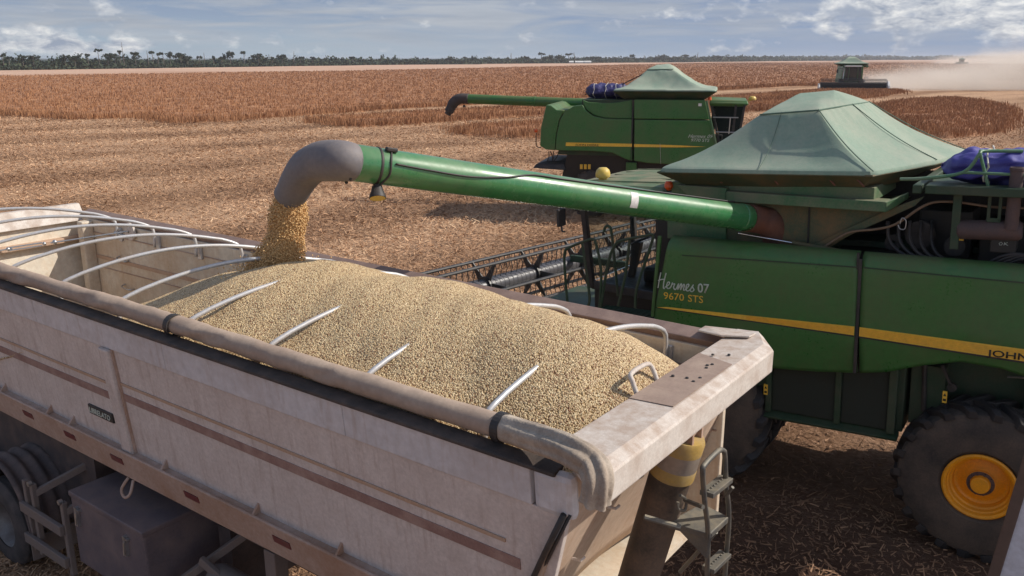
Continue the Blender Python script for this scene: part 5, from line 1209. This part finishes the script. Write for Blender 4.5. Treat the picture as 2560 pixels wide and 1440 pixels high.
    m = MB(); q = F.Y(1795, 300, 1.2); m.box(q[0] - .22, q[0] + .2, 1.0, 1.6, 2.9, 3.2); m.box(q[0] - .25, q[0] - .1, 1.0, 1.6, 3.2, 3.95); m.box(q[0] - .24, q[0] - .12, 1.15, 1.45, 3.95, 4.15); m.bar((q[0] + .7, 1.3, 2.7), (q[0] + .5, 1.3, 3.5), .12, .12); m.lathe([(.16, -.02), (.19, 0), (.16, .02)], (q[0] + .48, 1.3, 3.52), (-.5, 0, 1), 16); m.build('driver_seat', M['engine'], cb, bevel=.05)
    m = MB(); q = F.Y(1850, 300, .4); m.prism([F.Y(1784, 262, .5), F.Y(1858, 262, .5), F.Y(1842, 368, .5), F.Y(1803, 368, .5)], (0, .015, 0)); 
    m.build('window', clear_glass(), cb); MB().prism([F.Y(1782, 262, 2.78), F.Y(1862, 262, 2.78), F.Y(1842, 368, 2.78), F.Y(1803, 368, 2.78)], (0, .015, 0)).build('far_window', M['glass'], cb)
    m = MB(); m.hexa([(2.6, .4, 2.3), (3.7, .45, 2.3), (3.7, 2.9, 2.3), (2.6, 3.0, 2.3), (2.7, .4, 2.85), (3.8, .45, 2.85), (3.8, 2.9, 2.85), (2.7, 3.0, 2.85)]); m.build('cab_body', M['green_dark'], cb, bevel=.03)
    # folded auger on the far side
    au = empty('unloading_auger', (0, 0, 0)); au.parent = t
    a, b = Vector(F.Y(1165, 247, D)), Vector(F.Y(1560, 262, D)); ax = (b - a).normalized(); L_ = (b - a).length
    MB().lathe([(.001, 0), (.20, 0), (.20, L_ * .44), (.215, L_ * .441), (.215, L_ * .45), (.20, L_ * .451), (.20, L_), (.001, L_)], a, ax, 28).build('auger_tube', M['green'], au, smooth=40)
    m = MB(); m.tube(smooth_path([F.Y(1172, 247, D), F.Y(1150, 247, D), F.Y(1135, 256, D), F.Y(1126, 272, D), F.Y(1119, 286, D)], 5), [.22] * 6 + [.225] * 7 + [.20] * 5 + [.14] * 3, 22, cap=False)
    m.build('spout', mat('dark_rubber_spout', (.045, .04, .042), .7, dust=(.10, .075, .065), amt=.5), au, smooth=0, solid=.015)
    q = F.Y(1160, 262, D); MB().lathe([(.03, 0), (.08, .10)], (q[0], D, q[2]), (.1, 0, -1), 12).build('work_lamp', M['black'], au)
    # rear lamp arm, spreader, running gear
    m = MB(); m.tube(smooth_path([F.Y(1353, 369, .1), F.Y(1343, 367, .1), F.Y(1340, 355, .1), F.Y(1340, 332, .1)], 4), .018, 8); m.build('lamp_arm', M['black'], t, smooth=0)
    q = F.Y(1340, 327, .1); MB().ball(q, .07, 10, 8).build('rear_lamp', M['orange'], t, smooth=0)
    m = MB()
    for p, q in (((1372, 378), (1366, 408)), ((1384, 378), (1378, 408)), ((1396, 380), (1382, 405)), ((1375, 378), (1381, 400))): m.tube(smooth_path([F.Y(*p, .6), F.Y((p[0] + q[0]) / 2 + 3, (p[1] + q[1]) / 2, .6), F.Y(*q, .6)], 4), .02, 6)
    m.build('hose', M['black'], t, smooth=0)
    m = MB(); a = F.Y(1335, 416, .5); m.loft([[(a[0], .3, 1.85), (a[0] + 1.3, .3, 1.8), (a[0] + 1.3, 3.0, 1.8), (a[0], 3.0, 1.85)], [(a[0] + .1, .4, 2.0), (a[0] + 1.2, .4, 2.05), (a[0] + 1.2, 2.9, 2.05), (a[0] + .1, 2.9, 2.0)], [(a[0] + .5, .6, 2.12), (a[0] + 1.0, .6, 2.12), (a[0] + 1.0, 2.7, 2.12), (a[0] + .5, 2.7, 2.12)]]); m.build('straw_spreader', M['black'], t, bevel=.03)
    m = MB(); m.hexa([(-2.9, .5, 1.2), (2.4, .4, 1.2), (2.4, 3.1, 1.2), (-2.9, 3.0, 1.2), (-2.6, .35, 2.5), (2.4, .35, 2.5), (2.4, 3.1, 2.5), (-2.6, 3.0, 2.5)]); cq = m.build('chassis', M['engine'], t, bevel=.02)
    for px in (1453, 1463, 1473): q = F.Y(px, 417, .35); MB().box(q[0] - .05, q[0] + .05, .36, .40, q[2] - .09, q[2] + .09).build('warning_decal', M['yellow'], cq)
    q = F.Y(1578, 413, .2); MB().box(q[0] - .2, q[0] + .2, .2, .5, q[2] - .2, q[2] + .1).build('step_box', M['green'], t, bevel=.02)
    def wheel(x, y, r, w, name):
        wh = empty(name, (x, y, r)); wh.parent = t
        ty = MB().lathe([(r * .45, .1), (r * .52, .02), (r * .8, 0), (r * .95, .06), (r, .12), (r, w - .12), (r * .95, w - .06), (r * .8, w), (r * .5, w - .02)], (0, 0, 0), (0, 1, 0), 40)
        for k in range(20):
            a = 6.283 * k / 20; ty.bar(((r + .01) * math.cos(a), .05, (r + .01) * math.sin(a)), ((r + .01) * math.cos(a + .2), w * .5, (r + .01) * math.sin(a + .2)), .08, .06, up=(math.cos(a), 0, math.sin(a)))
        ty.build('tyre', M['wall'], wh, smooth=40)
        MB().lathe([(r * .47, .1), (r * .48, .05), (r * .40, .1), (r * .36, .25), (r * .15, .22), (.001, .2)], (0, 0, 0), (0, 1, 0), 30).build('rim', M['rim'], wh, smooth=35)
    wheel(-1.6, .2, .9, .6, 'rear_wheel'); wheel(-1.6, 2.7, .9, .6, 'rear_wheel'); wheel(2.2, .1, 1.05, .7, 'front_wheel'); wheel(2.2, 2.7, 1.05, .7, 'front_wheel')
    # header at its front, mostly hidden by the nearer machine
    hd = empty('header', (0, 0, 0)); hd.parent = t
    MB().prism([(5.4, -2.8, .5), (6.6, -2.8, .4), (6.7, -2.8, .5), (5.6, -2.8, 1.3), (5.4, -2.8, 1.3)], (0, 9.2, 0)).build('header_pan', M['green_dark'], hd)
    m = MB(); m.tube([(6.3, -2.7, 1.4), (6.3, 6.3, 1.4)], .15, 16)
    for k in range(6): a = k * 1.047; m.tube([(6.3 + .7 * math.cos(a), -2.7, 1.4 + .7 * math.sin(a)), (6.3 + .7 * math.cos(a), 6.3, 1.4 + .7 * math.sin(a))], .03, 6)
    m.build('reel', M['reelblack'], hd)
    MB().hexa([(3.2, 1.0, 1.4), (5.5, 1.0, .6), (5.5, 2.4, .6), (3.2, 2.4, 1.4), (3.2, 1.0, 2.2), (5.5, 1.0, 1.2), (5.5, 2.4, 1.2), (3.2, 2.4, 2.2)]).build('feeder_house', M['green_dark'], hd)
make_far_combine()
q = F.Y(1459, 245, .5)
bundle(F, q[0], q[0] + 1.65, .5, 1.6, 4.50, .55, 'tarpaulin', 'dark blue tarpaulin bundle on top of the combine numbered 09', .8, 'bluedark')

# ------------------------------------------------------------------ combine working in the distance, front view
def make_distant_combine(loc, rz, label, full=True):
    t = empty('combine_harvester', loc, rz); tag(t, label, 'combine', 'combine harvesters in the field')
    # local: faces -y, header across x
    m = MB(); m.hexa([(-1.9, .5, 1.4), (2.0, .5, 1.4), (2.0, 7.5, 1.4), (-1.9, 7.5, 1.4), (-1.7, .2, 4.6), (1.9, .2, 4.6), (1.9, 7.0, 4.6), (-1.7, 7.0, 4.6)]); m.build('body', M['green'], t, bevel=.05)
    m = MB(); ring = [(-2.9, .6, 5.0), (2.9, .6, 5.0), (2.9, 4.4, 5.0), (-2.9, 4.4, 5.0)]; lo = [(-1.9, 1, 4.5), (1.9, 1, 4.5), (1.9, 4.1, 4.5), (-1.9, 4.1, 4.5)]
    m.loft([lo, ring], cap=False).build('tank_extension', M['green_dark'], t)
    crown = [(-.9, 1.8, 6.0), (.9, 1.8, 6.0), (.9, 3.2, 6.0), (-.9, 3.2, 6.0)]
    tarp_cover([tuple(Vector(p) + Vector((0, 0, .05))) for p in ring], crown, [(-.4, 2.5, 6.25), (.4, 2.5, 6.25)], 0, .28, t, 'canvas_cover', M['canvas'])
    m = MB(); m.hexa([(-1.75, -1.3, 2.0), (1.5, -1.3, 2.0), (1.5, .4, 2.0), (-1.75, .4, 2.0), (-1.55, -1.4, 4.4), (1.3, -1.4, 4.4), (1.4, .3, 4.4), (-1.7, .3, 4.4)]); cb = m.build('cab', M['glass'], t, bevel=.1)
    m = MB(); m.box(-1.5, 1.35, -1.6, .4, 4.4, 4.62); m.build('cab_roof', M['white'], cb, bevel=.05)
    for x in (-1.68, -.9, .75, 1.42): MB().bar((x, -1.35, 2.0), (x * .92, -1.45, 4.4), .12, .12).build('cab_pillar', M['green_dusty'], cb)
    m = MB(); m.tube([(1.6, 6.0, 4.9), (2.6, .8, 4.55)], .3, 16); m.build('unloading_auger', M['green_dusty'], t, smooth=40)
    m = MB(); m.box(1.95, 2.05, 1.2, 6.5, 1.9, 4.3); m.build('side_panel', M['green_dusty'], t, bevel=.05)
    m = MB(); m.tube([(-1.5, -1.4, 4.2), (-2.9, -1.6, 4.1), (-2.95, -1.6, 3.9)], .04, 6); m.box(-3.1, -2.8, -1.7, -1.6, 3.3, 3.95); m.build('mirror', M['black'], t)
    m = MB(); m.tube([(2.2, .3, 2.4), (3.0, .3, 2.4)], .05, 6); m.box(2.0, 2.4, 0, .8, 1.6, 2.0); m.tube([(2.2, 0, 2), (2.4, 0, 3.3), (2.8, 0, 2.2)], .03, 6); m.build('ladder', M['metal'], t)
    for x in (-2.2, 1.3):
        w = MB(); w.lathe([(.4, 0), (.9, 0), (1.05, .1), (1.05, .8), (.9, .9), (.4, .9)], (x, .6, 1.05), (1, 0, 0), 24); w.build('wheel', M['tyre'], t)
    hd = empty('header', (0, 0, 0)); hd.parent = t
    m = MB(); m.prism([(-6.1, -3.6, .35), (-6.1, -2.4, .5), (-6.1, -2.3, 1.3), (-6.1, -2.5, 1.3), (-6.1, -2.6, .7)], (12.0, 0, 0)); m.build('header_pan', M['engine'], hd)
    m = MB(); m.tube([(-6, -3.2, 1.45), (5.6, -3.2, 1.45)], .16, 12)
    for k in range(6):
        a = k * 1.047 + .3; m.tube([(-6, -3.2 + .8 * math.cos(a), 1.45 + .8 * math.sin(a)), (5.6, -3.2 + .8 * math.cos(a), 1.45 + .8 * math.sin(a))], .06, 6)
        for j in range(70): x = -5.9 + j * .165; m.bar((x, -3.2 + .8 * math.cos(a), 1.45 + .8 * math.sin(a)), (x, -3.2 + .8 * math.cos(a), 1.15 + .8 * math.sin(a)), .03, .03)
    m.build('reel', M['reelblack'], hd)
    m = MB(); m.prism([(5.7, -4.3, .2), (5.7, -2.2, .4), (5.7, -2.2, 1.8), (5.7, -3.2, 1.9), (5.7, -4.0, 1.1)], (.4, 0, 0)); m.prism([(-6.3, -4.3, .2), (-6.3, -2.2, .4), (-6.3, -2.2, 1.4), (-6.3, -3.2, 1.4), (-6.3, -4.0, .8)], (.25, 0, 0)); m.build('end_shield', M['white'], hd, bevel=.05)
    MB().hexa([(-.8, -2.4, .6), (.8, -2.4, .6), (.8, -.8, 1.4), (-.8, -.8, 1.4), (-.8, -2.4, 1.2), (.8, -2.4, 1.2), (.8, -.8, 2.1), (-.8, -.8, 2.1)]).build('feeder_house', M['green_dark'], hd)
c = ground(2146, 229); make_distant_combine((c[0] - .1, c[1] + 3.5, 0), R(-12), 'small distant combine harvester coming head-on with a dust cloud behind')
c = ground(2404, 160.5); make_distant_combine((c[0], c[1], 0), R(-20), 'tiny farthest combine harvester half hidden in dust near the horizon')

# ------------------------------------------------------------------ truck cab in the lower right corner
def make_truck():
    t = T.root('truck_cab'); tag(t, 'blue white truck cab corner with brown rubber edge at the bottom right', 'truck')
    pts = [T.Y(*p, 2.25) for p in ((2560, 1190), (2484, 1440))]
    a, b = Vector(pts[0]), Vector(pts[1]); d = b - a
    top, low = a - d * .35, b + d * 2.2
    front = Vector((top.x + 2.2, 2.25, top.z)); frl = Vector((low.x + 2.4, 2.25, low.z))
    MB().prism([top, low, frl, front], (0, .06, 0)).build('wind_deflector', M['cabwhite'], t, bevel=.02)
    MB().bar(top, low, .07, .035, up=(0, 1, 0)).build('rubber_edge', M['edge'], t, bevel=.008)
    x0 = low.x + .6
    MB().box(x0, x0 + 2.2, .15, 2.2, .9, max(1.2, low.z + .4)).build('cab_body', M['cabwhite'], t, bevel=.08)
    for y in (.2, 1.95):
        MB().lathe([(.28, 0), (.5, 0), (.54, .06), (.54, .26), (.5, .3), (.28, .3)], (x0 + 1.2, y, .54), (0, 1, 0), 28).build('wheel', M['trucktyre'], t, smooth=40)
make_truck()

# ------------------------------------------------------------------ dust thrown up behind the working combine
def dust(name, x0, x1, y0, y1, z1, dens, label, seed, base=0.16, cut=.47):
    m = MB().box(x0, x1, y0, y1, .05, z1)
    mt = bpy.data.materials.new(name); mt.use_nodes = True; nt = mt.node_tree; N, L = nt.nodes, nt.links
    for n in list(N): N.remove(n)
    out = N.new('ShaderNodeOutputMaterial'); v = N.new('ShaderNodeVolumePrincipled'); L.new(v.outputs[0], out.inputs['Volume'])
    v.inputs['Color'].default_value = (.93, .87, .80, 1); v.inputs['Anisotropy'].default_value = .2
    tc = N.new('ShaderNodeTexCoord'); sp = N.new('ShaderNodeSeparateXYZ'); L.new(tc.outputs['Generated'], sp.inputs[0])
    mp = N.new('ShaderNodeMapping'); L.new(tc.outputs['Object'], mp.inputs[0]); mp.inputs['Scale'].default_value = (.10, .10, .16); mp.inputs['Location'].default_value = (seed, seed * 2, 0)
    no = N.new('ShaderNodeTexNoise'); L.new(mp.outputs[0], no.inputs['Vector']); no.inputs['Scale'].default_value = 1.0; no.inputs['Detail'].default_value = 5; no.inputs['Roughness'].default_value = .6
    def mth(op, a, b=None, clamp=False):
        x = N.new('ShaderNodeMath'); x.operation = op; x.use_clamp = clamp
        for k, q in ((0, a), (1, b)):
            if q is None: continue
            if isinstance(q, (int, float)): x.inputs[k].default_value = q
            else: L.new(q, x.inputs[k])
        return x.outputs[0]
    def mr(f, a, b, c=0.0, d=1.0):
        r = N.new('ShaderNodeMapRange'); r.interpolation_type = 'SMOOTHSTEP'; L.new(f, r.inputs[0]); r.inputs[1].default_value = a; r.inputs[2].default_value = b; r.inputs[3].default_value = c; r.inputs[4].default_value = d; return r.outputs[0]
    X, Y, Z = sp.outputs
    top = mth('MULTIPLY_ADD', mr(X, 0, .9), .72); 
    tn = N.new('ShaderNodeMath'); tn.operation = 'MULTIPLY_ADD'; L.new(mr(X, 0, .8), tn.inputs[0]); tn.inputs[1].default_value = .55; tn.inputs[2].default_value = base
    hz = mth('DIVIDE', Z, tn.outputs[0])
    wob = mth('ADD', hz, mth('MULTIPLY', mth('SUBTRACT', no.outputs[0], .5), 2.4))
    fall = mr(wob, .35, 1.15, 1.0, 0.0)
    edge = mth('MULTIPLY', mth('MULTIPLY', mr(X, 0, .06), mr(X, .86, 1.0, 1, 0)), mth('MULTIPLY', mr(Y, 0, .3), mr(Y, .7, 1, 1, 0)))
    f = mth('MULTIPLY', mth('MULTIPLY', fall, edge), mr(no.outputs[0], cut - .12, cut + .25, .15, 1.0))
    L.new(mth('MULTIPLY', f, dens), v.inputs['Density'])
    o = m.build(name, mt); tag(o, label, 'dust', kind='stuff'); return o
dust('dust', 68, 150, 158, 190, 19, .30, 'pale dust cloud drifting behind the distant working combine', 1.3)
c = ground(2404, 160.5); dust('dust', c[0] - 10, c[0] + 260, c[1] + 6, c[1] + 70, 26, .10, 'thin far dust bank near the horizon', 5.1, .3)

# ------------------------------------------------------------------ thin air haze over the whole plain
def make_haze():
    m = MB().box(-90000, 90000, -90000, 90000, -2.0, 21.0)
    mt = bpy.data.materials.new('haze'); mt.use_nodes = True; nt = mt.node_tree
    for n in list(nt.nodes): nt.nodes.remove(n)
    out = nt.nodes.new('ShaderNodeOutputMaterial'); v = nt.nodes.new('ShaderNodeVolumePrincipled'); nt.links.new(v.outputs[0], out.inputs['Volume'])
    v.inputs['Color'].default_value = (.80, .87, .97, 1); v.inputs['Density'].default_value = 1.3e-4; v.inputs['Anisotropy'].default_value = .1
    tag(m.build('haze', mt), 'thin blue haze over the far fields', 'haze', kind='stuff')
make_haze()
